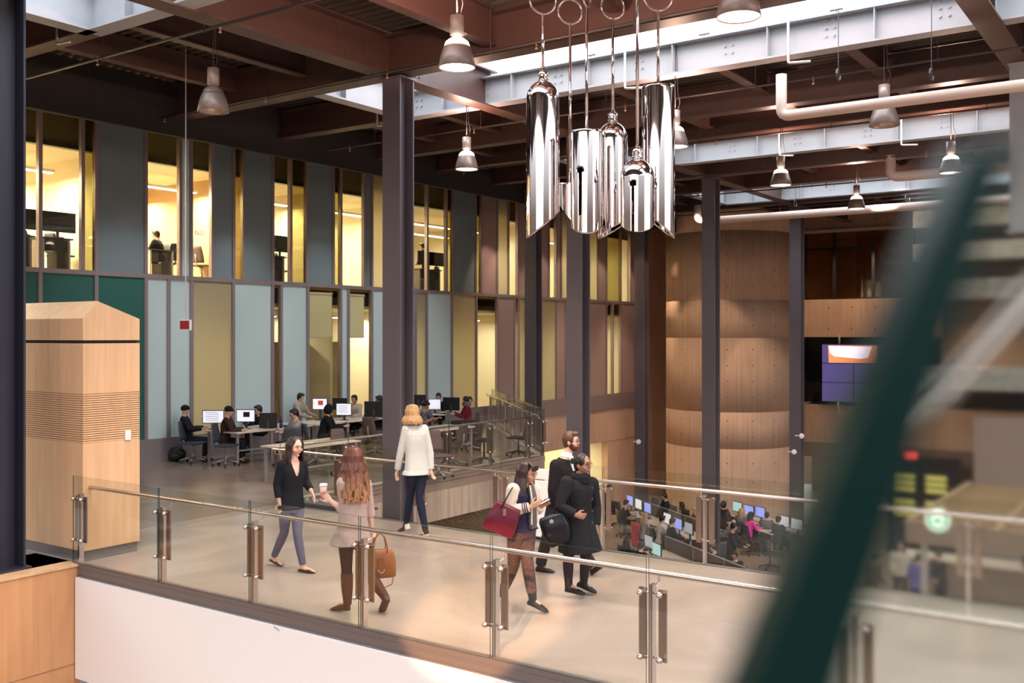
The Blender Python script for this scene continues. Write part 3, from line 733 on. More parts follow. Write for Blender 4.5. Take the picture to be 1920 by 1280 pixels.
# ------------------------------------------------------------------ pendant lamps
def pendant(px, py, lit, label, z=6.12, energy=60, ztop=8.0):
    D = DZ(py, z); p = W(px, py, D)
    o = empty('pendant_lamp', (p.x, p.y, z), 0, label, 'pendant lamp')
    bm = bmesh.new(); lathe(bm, [(.215, 0), (.222, .005), (.20, .13), (.165, .235), (.148, .265), (.143, .262), (.155, .23), (.19, .12), (.208, .012), (.215, 0)], (0, 0, 0), 32); fin('lamp_shade', bm, mat('shade'), o, True)
    bm = bmesh.new(); lathe(bm, [(.152, .262), (.135, .31), (.09, .345), (.055, .36), (0.0, .362)], (0, 0, 0), 28); fin('upper_diffuser', bm, mat('lampglow') if lit else mat('shade'), o, True)
    bm = bmesh.new(); lathe(bm, [(.205, .012), (.185, .11), (.14, .20), (.05, .235), (0, .236)] if not lit else [(.205, .014), (.1, .014), (0, .014)], (0, 0, 0), 28); fin('reflector', bm, mat('lampglow') if lit else mat('shadein'), o, True)
    bm = bmesh.new(); lathe(bm, [(0, .36), (.05, .36), (.05, .385), (.083, .39), (.083, .62), (0, .62)], (0, 0, 0), 24); fin('ballast_housing', bm, mat('lampcyl'), o, True)
    bm = bmesh.new(); tube(bm, [(0, 0, .62), (0, 0, ztop-z)], .008, 6); fin('suspension_stem', bm, mat('steel_dk'), o)
    bm = bmesh.new(); tube(bm, [(.05, 0, .62), (.09, 0, .75), (.05, 0, .9), (.02, 0, ztop-z)], .005, 6); fin('power_cable', bm, mat('steel_dk'), o)
    if lit:
        l = bpy.data.lights.new('pendant_light', 'SPOT'); l.energy = energy*13; l.color = (1, .74, .5); l.spot_size = math.radians(130); l.spot_blend = .6; l.shadow_soft_size = .2
        q = bpy.data.objects.new('pendant_light', l); COL.objects.link(q); q.location = (p.x, p.y, z-.03)
        l = bpy.data.lights.new('pendant_uplight', 'SPOT'); l.energy = energy*(11 if py < 200 else 3.2); l.color = (1, .60, .45); l.spot_size = math.radians(178); l.spot_blend = .1; l.shadow_soft_size = .12
        q = bpy.data.objects.new('pendant_uplight', l); COL.objects.link(q); q.location = (p.x, p.y, z+.66); q.rotation_euler = (PI, 0, 0)
    return o
pendant(857, 128, True, 'large lit pendant lamp left of the hanging chimes', energy=75)
pendant(400, 210, False, 'unlit pendant lamp above the glazing at the upper left')
pendant(1385, 33, True, 'lit pendant lamp cut by the top edge of the picture', energy=75)
pendant(875, 318, True, 'lit pendant lamp between the big column and the chimes', energy=55)
pendant(1266, 276, True, 'lit pendant lamp half hidden behind the right chime', energy=45)
pendant(1658, 236, False, 'unlit pendant lamp under the long pale pipe')
pendant(1464, 348, True, 'lit pendant lamp above the concrete drum', energy=55)
pendant(1783, 325, True, 'lit pendant lamp at the far right by the blurred glass', energy=55)
pendant(1606, 392, True, 'small far lit pendant lamp in front of the far windows', z=6.25, energy=45)

# ------------------------------------------------------------------ chrome chimes
def chime(px, ytop, ybot, wpx, D, cut, dome, label, ring=None, key=None, cutdepth=.2, rodtop=8.0):
    """cut: direction (a,b) in camera frame of the long side of the slanted lower end"""
    sc = D/F; r = wpx/2*sc
    zt = ZC-(ytop-HY)*sc; zb = ZC-(ybot-HY)*sc
    p = W(px, ybot, D)
    o = empty('hanging_chime', (p.x, p.y, zb), TH, label, 'chime', 'hanging chrome chimes')
    h = zt-zb; seg = 96
    bm = bmesh.new(); rs = []
    cd = Vector((cut[0], cut[1], 0)).normalized()
    nz = 70
    ht = h-(r*1.15 if dome else .02)
    for k in range(nz+1):
        rr = []
        for i in range(seg):
            a = 2*PI*i/seg; c, s = math.cos(a), math.sin(a)
            zl = cutdepth*(1-(c*cd.x+s*cd.y))  # lower end height at this azimuth
            rr.append(Vector((r*c, r*s, zl+(ht-zl)*k/nz)))
        rs.append(rr)
    if dome:
        for k in range(1, 11):
            t = k/10*PI/2*.93
            rs.append([Vector((r*math.cos(t)*math.cos(2*PI*i/seg), r*math.cos(t)*math.sin(2*PI*i/seg), ht+r*1.1*math.sin(t))) for i in range(seg)])
    else:
        for rr_, zz in ((.985, .014), (.95, .02), (.6, .02), (.05, .02)):
            rs.append([Vector((r*rr_*math.cos(2*PI*i/seg), r*rr_*math.sin(2*PI*i/seg), ht+zz)) for i in range(seg)])
    vv = rings(bm, rs, False)
    bm.faces.new(vv[-1])
    if key:
        kx, kz = (key[0]-px)*sc, (ZC-(key[1]-HY)*sc)-zb
        rad = .036
        dl = []
        for f in bm.faces:
            c = f.calc_center_median()
            if c.y < 0 and ((c.x-kx)**2+(c.z-kz)**2 < rad**2 or (abs(c.x-kx) < .0125 and c.z < kz and c.z > key[2])): dl.append(f)
        bmesh.ops.delete(bm, geom=dl, context='FACES')
    t = fin('chime_tube', bm, mat('chrome'), o, 'keep'); sd = t.modifiers.new('wall', 'SOLIDIFY'); sd.thickness = .008; sd.offset = -1
    for q in t.data.polygons: q.use_smooth = True
    if dome:
        bm = bmesh.new(); lathe(bm, [(0, 0), (.05, 0), (.062, .02), (.05, .04), (.056, .055), (.056, .10), (.04, .11), (.02, .13), (.016, .16), (0, .16)], (0, 0, ht+r*1.08), 24)
        fin('chime_collar', bm, mat('chrome'), o, True)
        rt = ht+r*1.08+.14
    else: rt = ht+.02
    if ring:
        ry, rrad, tw = ring
        rz = ZC-(ry-HY)*sc-zb; R = rrad*sc
        bm = bmesh.new(); tube(bm, [(0, 0, rt), (0, 0, rz-R)], .0165, 12); fin('chime_rod', bm, mat('chrome'), o, True)
        bm = bmesh.new(); n = 36; ca, sa = math.cos(tw), math.sin(tw)
        rr = []
        for i in range(n):
            a = 2*PI*i/n; dirv = Vector((ca*math.cos(a), sa*math.cos(a), math.sin(a))); nn = Vector((-sa, ca, 0))
            rr.append([dirv*R+Vector((0, 0, rz))+(dirv*math.cos(2*PI*j/10)+nn*math.sin(2*PI*j/10))*.0135 for j in range(10)])
        rings(bm, rr+[rr[0]], False); bmesh.ops.remove_doubles(bm, verts=bm.verts, dist=1e-5)
        fin('hanging_ring', bm, mat('chrome'), o, True)
        bm = bmesh.new(); tube(bm, [(0, 0, rz+R), (0, 0, rodtop-zb)], .012, 10); fin('upper_rod', bm, mat('chrome'), o, True)
    else:
        bm = bmesh.new(); tube(bm, [(0, 0, rt), (0, 0, rodtop-zb)], .0165, 12); fin('chime_rod', bm, mat('chrome'), o, True)
chime(1018, 150, 447, 62, 11.2, (-1, -.2), True, 'longest chrome chime with domed top, leftmost of the cluster', ring=(0, 26, .3), cutdepth=.15)
chime(1069, 345, 438, 50, 11.6, (.9, -.3), False, 'short flat-topped chrome chime, mostly hidden behind its neighbours', ring=(22, 23, .2), cutdepth=.2)
chime(1100, 246, 441, 60, 10.9, (-.1, -1), False, 'flat-topped chrome chime with keyhole slot, in the middle left', ring=(-8, 20, 1.1), key=(1086, 323, .02), cutdepth=.12)
chime(1149, 228, 447, 56, 11.5, (-1, .2), True, 'domed chrome chime in the middle, behind the keyhole chimes', ring=(12, 23, .3), cutdepth=.1)
chime(1195, 296, 438, 64, 10.6, (-.1, -1), True, 'shortest domed chrome chime with keyhole slot in front', key=(1183, 348, .0), cutdepth=.12)
chime(1234, 162, 447, 62, 11.3, (1, -.1), False, 'long flat-topped chrome chime, rightmost of the cluster', ring=(-7, 27, .1), cutdepth=.15)

# ------------------------------------------------------------------ exit sign on its cable
p = W(348, 609, 17)
o = empty('exit_sign', p, TH*.4, 'dark red box sign in white frame hanging on a long cable', 'sign')
bm = bmesh.new(); cbox(bm, (0, 0, 0), (.225, .05, .18)); fin('sign_box', bm, mat('signwhite'), o, bev=.006)
bm = bmesh.new(); cbox(bm, (0, -.027, 0), (.19, .006, .145)); fin('sign_face', bm, mat('red'), o)
bm = bmesh.new(); tube(bm, [(0, 0, .09), (0, 0, .14), (.0, 0, 4.9)], .007, 6); fin('suspension_rod', bm, mat('galv'), o)
bm = bmesh.new(); tube(bm, [(.03, 0, .09), (.012, 0, .25), (.012, 0, 4.75), (.06, 0, 4.88)], .004, 6); fin('power_cable', bm, mat('galv'), o)

# ------------------------------------------------------------------ pipes
def pipe(pts, r, m, label, name='ceiling_pipe', cat='pipe', hangers=None, heads=None, group=None):
    o = empty(name, pts[0], 0, label, cat, group); q0 = Vector(pts[0])
    P = [Vector(q)-q0 for q in pts]
    bm = bmesh.new(); out = [P[0]]
    for i in range(1, len(P)-1):
        a = (P[i-1]-P[i]).normalized(); b = (P[i+1]-P[i]).normalized(); k = min(r*1.6, .25)
        for s in (0, .25, .5, .75, 1): 
            A = P[i]+a*k; Bq = P[i]+b*k
            out.append(A.lerp(P[i], s).lerp(P[i].lerp(Bq, s), s))
    out.append(P[-1]); tube(bm, out, r, 14 if r > .05 else 8); fin('pipe_run', bm, m, o, True)
    for h in (hangers or []):
        q = P[0].lerp(P[-1], h); bm = bmesh.new(); tube(bm, [q, q+Vector((0, 0, 7.95-(q0+q).z))], .006, 6); lathe(bm, [(r+.006, -.015), (r+.012, 0), (r+.006, .015)], q, 12, 0, axis=(1, 0, 0)); fin('pipe_hanger', bm, mat('steel_dk'), o)
    for h in (heads or []):
        q = P[0].lerp(P[-1], h); bm = bmesh.new(); lathe(bm, [(0, -.10), (.028, -.095), (.012, -.07), (.018, -.03), (.018, .05), (0, .05)], q, 8); fin('sprinkler_head', bm, mat('brass'), o, True)
    return o
pipe([W(1465, 140, 15.3), (W(1465, 218, 15.3)), (-1.0, 14.92, W(1465, 218, 15.3).z)], .082, mat('duct'), 'long pale insulated pipe with bent end at the upper right', hangers=(.2, .5, .8))
p = W(1670, 332, 23.6); pipe([(p.x, p.y, 7.2), p, (p.x+5, p.y, p.z)], .12, mat('duct'), 'pale bent pipe behind the far right pendant lamp', hangers=(.5,))
p = W(1308, 415, 33); pipe([(p.x, p.y, 7.25), p, (p.x+11, p.y, p.z)], .12, mat('duct'), 'long pale pipe in front of the top of the concrete drum', hangers=(.3, .6))
SP = [(-17.4, -3, 8.9, 7.18, 'dark sprinkler pipe crossing the upper left corner'), (-17.5, -2.8, 12.25, 7.26, 'rusty sprinkler pipe beside the girder over the big column'),
      (-16.5, 1, 16.3, 7.18, 'thin sprinkler pipe behind the brightest roof-light beam'), (-16.5, 1, 20.5, 7.22, 'thin sprinkler pipe before the second roof light'), (-16.5, 1, 24.4, 7.16, 'thin sprinkler pipe behind the second roof light'),
      (-16.5, 1, 28.2, 7.2, 'thin sprinkler pipe before the farthest roof light'), (-16.5, 4, 32.2, 7.16, 'thin sprinkler pipe behind the farthest roof light')]
for x0, x1, y, z, lb in SP:
    pipe([(x0, y, z), (x1, y, z)], .024 if y < 13 else .02, mat('steel_dk'), lb, 'sprinkler_pipe', hangers=[(i+.5)/6 for i in range(6)], heads=[(i+.2)/5 for i in range(5)])
for (px, yb, D, Y, lb) in ((107, 82, None, 8.22, 'galvanised drop conduit at the top left roof-light beam'), (707, 236, None, 15.22, 'galvanised drop conduit just left of the big column'),
                       (1172, 166, None, 15.22, 'galvanised drop conduit behind the middle chime'), (1478, 118, None, 15.22, 'galvanised drop conduit above the long pale pipe'),
                       (1461, 292, None, 23.37, 'galvanised drop conduit on the second roof-light beam'), (1690, 272, None, 23.37, 'galvanised drop conduit near the far right pendant')):
    x = XY(px, Y); t = (px-960)/F; D = Y/(t*ST+CT); z = ZC-(yb-HY)*D/F
    pipe([(x, Y, 8.0), (x, Y, z), (x+.35, Y, z-.03)], .022, mat('galv'), lb, 'drop_conduit', 'conduit')
# ------------------------------------------------------------------ furniture
def desk(x, y, z, L, dep, rz, label, legs=True, panel=True, div=False, group=None):
    "top spans local x 0..L, y 0..dep"
    o = empty('computer_desk', (x, y, z), rz, label, 'desk', group)
    bm = bmesh.new(); box(bm, 0, 0, .705, L, dep, .735); fin('desk_top', bm, mat('desktop'), o, bev=.004)
    if legs:
        for a in (.05, L-.10):
            for b in (.05, dep-.10):
                bm = bmesh.new(); box(bm, a, b, 0, a+.05, b+.05, .705); fin('leg', bm, mat('deskleg'), o)
        bm = bmesh.new(); box(bm, .06, .06, .30, L-.06, .09, .33); fin('rail_bar', bm, mat('deskleg'), o)
    if panel:
        bm = bmesh.new(); box(bm, .1, dep-.12, .28, L-.1, dep-.10, .70); fin('modesty_panel', bm, mat('panel'), o)
    if div:
        bm = bmesh.new(); box(bm, 0, dep, .3, L, dep+.03, 1.12); fin('divider_panel', bm, mat('panel'), o)
        bm = bmesh.new(); box(bm, -.02, dep-.005, 1.12, L+.02, dep+.035, 1.14); box(bm, -.02, dep-.005, 0, .0, dep+.035, 1.14); fin('divider_frame', bm, mat('deskleg'), o)
    return o
def monitor(p, rz, scr, wd, ht, lab, zdesk, grp=None, zc=None):
    "screen looks along local -y; p is the centre of the panel in plan"
    zc = zc if zc is not None else zdesk+.36
    o = empty('monitor', (p[0], p[1], zdesk), rz, lab, 'monitor', grp)
    h = zc-zdesk
    bm = bmesh.new(); cbox(bm, (0, 0, h), (wd, .035, ht)); fin('monitor_case', bm, mat('black'), o, bev=.005)
    if scr != 'black':
        bm = bmesh.new(); cbox(bm, (0, -.019, h), (wd-.035, .003, ht-.035)); s = fin('screen', bm, mat(scr), o)
        bm = bmesh.new()
        if 'picture' in lab: cbox(bm, (0.02, -.022, h+.03), (wd*.34, .003, ht*.4))
        elif 'page' in lab:
            for i in range(5): cbox(bm, (-.03, -.022, h+.10-.045*i), (wd*.6, .003, .008))
        else: cbox(bm, (0, -.022, h-ht/2+.03), (wd-.05, .003, .012))
        fin('screen_content', bm, mat('bezel' if 'red' not in lab else 'picred'), s)
    bm = bmesh.new(); box(bm, -.03, .02, 0, .03, .05, h); box(bm, -.11, -.07, 0, .11, .12, .012); fin('monitor_stand', bm, mat('darkgrey'), o)
    return o
M_['picred'] = emit('dark_red_picture', (.35, .05, .03), .8)
def chair_proto(kind):
    o = empty('task_chair', (0, 0, 0), 0, 'x', 'chair')
    ms, mb = {'slate': ('chairblue', 'chairgrey'), 'brown': ('mesh', 'chairgrey'), 'black': ('black', 'black')}[kind]
    bm = bmesh.new(); cbox(bm, (0, .02, .46), (.46, .45, .045)); fin('seat', bm, mat(ms), o, bev=.02)
    bm = bmesh.new(); rr = []
    for k in range(7):
        t = k/6; z = .52+.44*t; y = -.22-.07*t; hw = .22-.03*abs(t-.4)-.04*t
        rr.append([Vector((hw*c, y-.03*(1-c*c)+s, z)) for c, s in ((-1, 0), (-.5, 0), (0, 0), (.5, 0), (1, 0), (1, .025), (.5, .025), (0, .025), (-.5, .025), (-1, .025))])
    rings(bm, rr); fin('backrest', bm, mat(ms), o, True)
    bm = bmesh.new(); tube(bm, [(0, 0, .42), (0, -.2, .43), (0, -.27, .55), (0, -.285, .75)], [.02, .02, .018, .014], 8); fin('back_frame', bm, mat(mb), o, True)
    bm = bmesh.new(); tube(bm, [(0, 0, .09), (0, 0, .25)], .03, 10); tube(bm, [(0, 0, .25), (0, 0, .44)], .016, 10); fin('gas_column', bm, mat(mb), o, True)
    for k in range(5):
        a = 2*PI*k/5+.3; c, s = math.cos(a), math.sin(a)
        bm = bmesh.new(); tube(bm, [(c*.02, s*.02, .13), (c*.3, s*.3, .075)], [.026, .015], 8); l = fin('base_leg', bm, mat(mb), o, True)
        bm = bmesh.new(); lathe(bm, [(0, -.02), (.028, -.02), (.028, .02), (0, .02)], (c*.3, s*.3, .028), 10, 0, axis=(-s, c, 0)); tube(bm, [(c*.3, s*.3, .03), (c*.3, s*.3, .08)], .008, 6); fin('caster', bm, mat('black'), l)
    return o
PROTO = {}
def chair(x, y, z, rz, kind, label, group=None):
    if kind not in PROTO: PROTO[kind] = o = chair_proto(kind)
    else: o = copy_tree(PROTO[kind])
    o.location = (x, y, z); o.rotation_euler = (0, 0, rz); o['label'] = label
    if group: o['group'] = group
    elif 'group' in o: del o['group']
    return o
def gp(px, D):
    p = W(px, 700, D); return p.x, p.y
# computer platform: one row of desks along the glazing
rows = [(14.95, 1.15, 'pale desk end with silver legs beside the man in the dark jacket and cap'), (16.2, 1.1, 'pale desk in front of the student in the grey sweater vest'),
        (17.4, 1.0, 'pale desk between the sweater-vest student and the hooded student'), (18.5, 1.6, 'pale desk with brown panel and the bright white monitor, left of the big column'),
        (20.2, 1.6, 'pale desk hidden partly by the big column'), (21.9, 1.8, 'pale desk with open notebook where the girl in the scarf sits')]
for y, L, lb in rows: desk(-18.0, y, 0, L, 1.15, PI/2, lb, panel=y > 18)
for px, py, D, rz, scr, wd, ht, lb in [
    (400, 781, 23.4, .35, 'screenw', .50, .31, 'tilted monitor with a pale page, leftmost on the platform'),
    (461, 779, 23.5, .2, 'screenw', .45, .30, 'monitor showing a web page with a dark picture, before the man with the cap'),
    (503, 788, 23.7, PI+.3, 'black', .42, .36, 'black back of a monitor right of the capped man'),
    (600, 757, 25.9, .15, 'screenw', .40, .30, 'white monitor with small red and black picture'),
    (645, 767, 25.9, .1, 'screenw', .42, .32, 'bright white monitor with a page of text near the hooded student'),
    (637, 757, 26.9, PI, 'black', .42, .32, 'black monitor behind the bright white monitor'),
    (702, 767, 26.4, PI+.05, 'black', .56, .42, 'large black monitor back just left of the big column'),
    (815, 758, 28.4, .25, 'screenw', .36, .32, 'white monitor right of the big column'),
    (785, 750, 29.2, PI, 'black', .45, .32, 'black monitor back just right of the big column'),
    (846, 757, 28.7, PI-.1, 'black', .52, .38, 'black monitor back left of the girl in the scarf')]:
    p = W(px, py, D); monitor(p, rz+TH*.6, scr, wd, ht, lb, .735, zc=p.z)
# smaller white tables near the railing with brown chairs
desk(-14.6, 13.5, 0, 1.9, .95, PI/2, 'white table behind the platform railing left of the big column', panel=False)
desk(-14.6, 17.2, 0, 2.2, .9, PI/2, 'white table behind the platform railing right of the white sweater', panel=False)
for px, D, ang, kd, lb in [
    (362, 23.0, -10, 'slate', 'slate shell chair of the man in the beanie, leftmost'), (424, 22.5, -5, 'slate', 'slate shell chair of the man with the cap'),
    (592, 22.6, 30, 'slate', 'slate chair draped with a dark coat beside the sweater-vest student'), (548, 21.9, 100, 'slate', 'slate chair under the student in the sweater vest'),
    (648, 21.0, -40, 'brown', 'brown mesh chair with silver star base behind the redhead'), (703, 24.4, 60, 'brown', 'brown mesh chair just left of the big column'),
    (822, 20.6, -60, 'brown', 'brown mesh chair right beside the woman in the white sweater'), (850, 22.4, 150, 'brown', 'brown mesh chair behind the white table'),
    (878, 25.4, 200, 'brown', 'brown mesh chair below the girl in the scarf'), (810, 24.6, 20, 'slate', 'slate chair of the student in the grey shirt'),
    (972, 24.2, 160, 'black', 'black swivel chair by the corner of the platform railing')]:
    x, y = gp(px, D)
    chair(x, y, 0, TH-PI/2+math.radians(ang), kd, lb)
x, y = gp(908, 23.0)
o = empty('stool', (x, y, 0), 0, 'round black swivel stool near the corner of the platform', 'stool')
bm = bmesh.new(); lathe(bm, [(0, .50), (.19, .50), (.215, .53), (.19, .56), (0, .565)], (0, 0, 0), 24); fin('seat', bm, mat('black'), o, True)
bm = bmesh.new(); tube(bm, [(0, 0, .1), (0, 0, .5)], .025, 10); fin('gas_column', bm, mat('black'), o)
for k in range(5):
    a = 2*PI*k/5; bm = bmesh.new(); tube(bm, [(0, 0, .12), (.26*math.cos(a), .26*math.sin(a), .05)], [.03, .02], 8); lathe(bm, [(0, -.02), (.026, -.02), (.026, .02), (0, .02)], (.26*math.cos(a), .26*math.sin(a), .027), 8, axis=(0, 1, 0)); fin('base_leg', bm, mat('black'), o)
x, y = gp(887, 25.6)
o = empty('litter_bin', (x, y, 0), TH, 'dark brown square litter bin below the girl in the scarf', 'bin')
bm = bmesh.new(); rings(bm, [[Vector((sx*w_, sy*w_, z)) for sx, sy in ((-1, -1), (1, -1), (1, 1), (-1, 1))] for w_, z in ((.2, 0), (.27, .72), (.25, .72), (.18, .03))]); fin('bin_body', bm, mat('panel'), o)
bm = bmesh.new(); lathe(bm, [(.2, .70), (.29, .72), (.29, .74), (.2, .74)], (0, 0, 0), 4); fin('bin_rim', bm, mat('black'), o)
# backpack on floor at the left
x, y = gp(331, 23.4)
o = empty('backpack', (x, y, 0), .4, 'black backpack slumped on the floor at the foot of the glazing', 'backpack')
bm = bmesh.new(); ellipsoid(bm, (0, 0, .16), (.24, .15, .17)); ellipsoid(bm, (.02, -.12, .12), (.16, .08, .11)); fin('bag_body', bm, mat('black'), o, True)
bm = bmesh.new(); tube(bm, [(-.1, .05, .3), (-.12, .12, .38), (.02, .14, .36), (.1, .08, .3)], .012, 6); fin('strap', bm, mat('darkgrey'), o, True)
x, y = gp(700, 24.9)
o = empty('shoulder_bag', (x, y, 0), .4, 'tan bag on the floor left of the big column', 'bag')
bm = bmesh.new(); ellipsoid(bm, (0, 0, .13), (.22, .13, .13)); fin('bag_body', bm, flat('tan_canvas', (.30, .18, .08), .8), o, True)
bm = bmesh.new(); tube(bm, [(-.15, 0, .2), (-.05, .03, .3), (.1, .02, .28), (.16, 0, .18)], .01, 6); fin('strap', bm, mat('mesh'), o, True)
# things on the desks
def deskitem(name, px, py, D, lab, cat, size, m, zd=.735):
    p = W(px, py, D); o = empty(name, (p.x, p.y, zd), TH*.5, lab, cat)
    bm = bmesh.new(); box(bm, -size[0]/2, -size[1]/2, 0, size[0]/2, size[1]/2, size[2]); fin(name.split('_')[-1]+'_body', bm, m, o, bev=.003)
    return o
paper = flat('white_paper', (.8, .78, .74), .7)
deskitem('paper_stack', 640, 790, 25.6, 'white papers beside the bright white monitor', 'paper', (.3, .22, .01), paper)
deskitem('open_notebook', 822, 770, 27.6, 'open notebook under the arm of the student in grey', 'notebook', (.36, .26, .015), paper)
deskitem('open_notebook', 868, 768, 28.4, 'open notebook in front of the girl in the scarf', 'notebook', (.32, .24, .012), flat('cream_paper', (.75, .6, .35), .7))
p = W(532, 795, 23.3); o = empty('travel_mug', (-18.1, 16.35, .735), 0, 'dark blue travel mug before the sweater-vest student', 'mug')
bm = bmesh.new(); lathe(bm, [(0, 0), (.038, 0), (.043, .17), (0, .17)], (0, 0, 0), 16); fin('mug_body', bm, flat('navy_enamel', (.02, .025, .09), .3), o, True)
bm = bmesh.new(); lathe(bm, [(0, .17), (.045, .17), (.04, .19), (0, .19)], (0, 0, 0), 16); fin('lid', bm, mat('black'), o, True)
o = empty('laptop', (-18.35, 16.75, .735), PI*.75, 'black laptop open before the sweater-vest student', 'laptop')
bm = bmesh.new(); box(bm, -.17, -.12, 0, .17, .12, .018); fin('laptop_base', bm, mat('black'), o)
bm = bmesh.new(); box(bm, -.17, .12, .01, .17, .135, .24); fin('laptop_lid', bm, mat('black'), o)

# ------------------------------------------------------------------ lower hall: three diagonal rows of desks
U = Vector((.811, -.585, 0)); RU = math.atan2(U.y, U.x)
ZL = -4.0
def lowrow(x, y, n, L, tag_, dep=.75, div=True):
    for i in range(n):
        q = Vector((x, y, 0))+U*L*i
        desk(q.x, q.y, ZL, L-.03, dep, RU, 'pale lower-hall desk, %s, %s along' % (tag_, nth(i)), div=div)
lowrow(-16.9, 30.9, 3, 1.65, 'in the row behind the red jacket')
lowrow(-15.1, 33.0, 3, 1.65, 'in the row before the concrete drum', div=False)
lowrow(*gp(1204, 28.6), 3, 1.6, 'in the nearest row by the footbridge edge')
lowrow(*gp(1378, 34.6), 3, 1.65, 'in the row with the pink jacket', div=False)
for px, py, rz, scr, lb in [
    (1182, 938, 0, 'screenb', 'blue screen in the lower hall, far end of the drum-side row'), (1198, 945, 0, 'screenw', 'narrow white screen next to the coffee cup in the lower hall'), (1215, 952, 0, 'screenb', 'violet-blue screen behind the blonde head'),
    (1252, 972, 0, 'screenw', 'white screen before the student in the white shirt'), (1272, 982, 0, 'screenb', 'bright blue screen before the student in black'), (1292, 990, 0, 'screeng', 'grey screen near the end of the desk in the lower hall'),
    (1217, 1015, 0, 'screeng', 'grey screen in the nearest lower row'), (1232, 1030, 0, 'screent', 'pale teal screen just above the footbridge edge'),
    (1383, 950, .1, 'screent', 'teal-white screen right of the drum column'), (1405, 957, .1, 'screenb', 'dark blue screen left of the pink jacket'), (1426, 960, .1, 'screenb', 'violet screen behind the pink jacket'),
    (1470, 977, .15, 'screenw', 'white screen before the dark-haired student at right'), (1495, 983, .15, 'screenw', 'last white screen at the right end of the lower row'),
    (1228, 942, PI, 'black', 'black monitor back left of the student in navy'), (1262, 957, PI, 'black', 'black monitor back right of the student in navy'), (1285, 964, PI, 'black', 'black monitor back before the small blond child')]:
    D = DZ(py, -2.9); p = W(px, py, D); monitor(p, RU+rz, scr, .50, .36, lb, ZL+.735, zc=-2.9)
    if scr != 'black':
        kq = Vector((p.x, p.y, 0))-Vector((-U.y, U.x, 0))*.32
        o = empty('keyboard', (kq.x, kq.y, ZL+.735), RU+rz, 'black keyboard in front of the '+' '.join(lb.split()[:9]), 'keyboard')
        bm = bmesh.new(); box(bm, -.21, -.07, 0, .21, .07, .02); fin('keyboard_body', bm, mat('black'), o)
        bm = bmesh.new(); box(bm, .26, -.03, 0, .32, .05, .03); fin('mouse', bm, mat('black'), o)
for px, D, ang, kd, lb in [
    (1172, 34.3, 0, 'black', 'black chair of the student in the black tee, lower hall'), (1204, 31.8, 0, 'black', 'black chair with the red jacket over it, lower hall'), (1237, 31.1, 0, 'black', 'black chair of the student in the white shirt'),
    (1259, 30.2, 0, 'black', 'black chair of the student in the black jacket, lower hall'), (1178, 28.6, 0, 'black', 'black chair of the long-haired woman nearest the footbridge'), (1160, 36.2, 40, 'black', 'empty black chair at the far left of the lower hall'),
    (1408, 31.5, 10, 'black', 'black chair under the pink jacket'), (1444, 29.6, 0, 'black', 'black chair with thin legs at the right of the lower hall'), (1368, 28.6, -90, 'black', 'black chair behind the man in the dark coat'),
    (1297, 33.9, 180, 'black', 'tall black chair behind the small blond child')]:
    x, y = gp(px, D); chair(x, y, ZL, RU+math.radians(ang), kd, lb)
p = W(1196, 958, 33.9); o = empty('paper_cup', (p.x, p.y, ZL+.735), 0, 'small white paper cup on the lower desk', 'cup')
bm = bmesh.new(); lathe(bm, [(0, 0), (.035, 0), (.045, .13), (0, .13)], (0, 0, 0), 12); fin('cup_body', bm, mat('signwhite'), o)
bm = bmesh.new(); lathe(bm, [(0, .13), (.048, .13), (.044, .145), (0, .145)], (0, 0, 0), 12); fin('lid', bm, mat('signwhite'), o)
p = gp(1206, 31.7)
o = empty('red_jacket', (p[0], p[1], ZL), RU, 'red jacket hanging over a chair back in the lower hall', 'jacket')
bm = bmesh.new(); rr = []
for k in range(9):
    t = k/8; z = 1.0-.75*t
    rr.append([Vector((.24*math.cos(a)*(1-.25*t*t)+.02*math.sin(9*t+a), -.29+.05*math.sin(a)+.015*math.sin(5*a+8*t), z)) for a in [2*PI*i/20 for i in range(20)]])
rings(bm, rr); fin('jacket_cloth', bm, flat('red_fabric', (.55, .015, .03), .7), o, True)
# video wall
pw = W(1541, 645, 41.9); xw0 = XY(1541, YW-.15); xw1 = XY(1601, YW-.15); pwid = xw1-xw0
o = empty('video_wall', (xw0, YW-.15, 0), 0, 'dark violet video wall of thin-framed screens on the far wall', 'video wall')
Dv = (YW-.15)/(((1541-960)/F)*ST+CT)
zt_ = ZC-(645-HY)*Dv/F; zb_ = ZC-(752-HY)*Dv/F; ph = (zt_-zb_)/3
for r in range(3):
    for c in range(3):
        bm = bmesh.new(); box(bm, c*pwid+.02, -.02, zb_+r*ph+.015, (c+1)*pwid-.02, 0, zb_+(r+1)*ph-.015)
        s = fin('display_panel', bm, mat('videobl'), o)
bm = bmesh.new(); box(bm, 0, 0, zb_, 3*pwid, .14, zt_); fin('video_bezel', bm, mat('bezel'), o)
vm = emit('bright_video_image', (.85, .8, .95), 1.6); vo = emit('orange_video_image', (.9, .32, .12), 1.0)
def poly(name, pts, y, m, par):
    bm = bmesh.new(); a = [bm.verts.new((x, y, z)) for x, z in pts]; b = [bm.verts.new((x, y+.004, z)) for x, z in pts]; n = len(pts)
    bm.faces.new(a); bm.faces.new(b[::-1])
    for i in range(n): bm.faces.new((a[i], b[i], b[(i+1) % n], a[(i+1) % n]))
    return fin(name, bm, m, par)
zz = zb_+2*ph
tag(poly('video_image', [(.3, zz+.03), (1.75*pwid, zz+.03), (1.72*pwid, zz+ph-.05), (.27, zz+ph-.05)], -.026, vo, o), 'orange-edged bright picture')
poly('video_image', [(.36, zz+.42), (.55, zz+.3), (1.2*pwid, zz+.2), (1.45*pwid, zz+.25), (1.56*pwid, zz+ph-.1), (.3, zz+ph-.08)], -.032, vm, o)
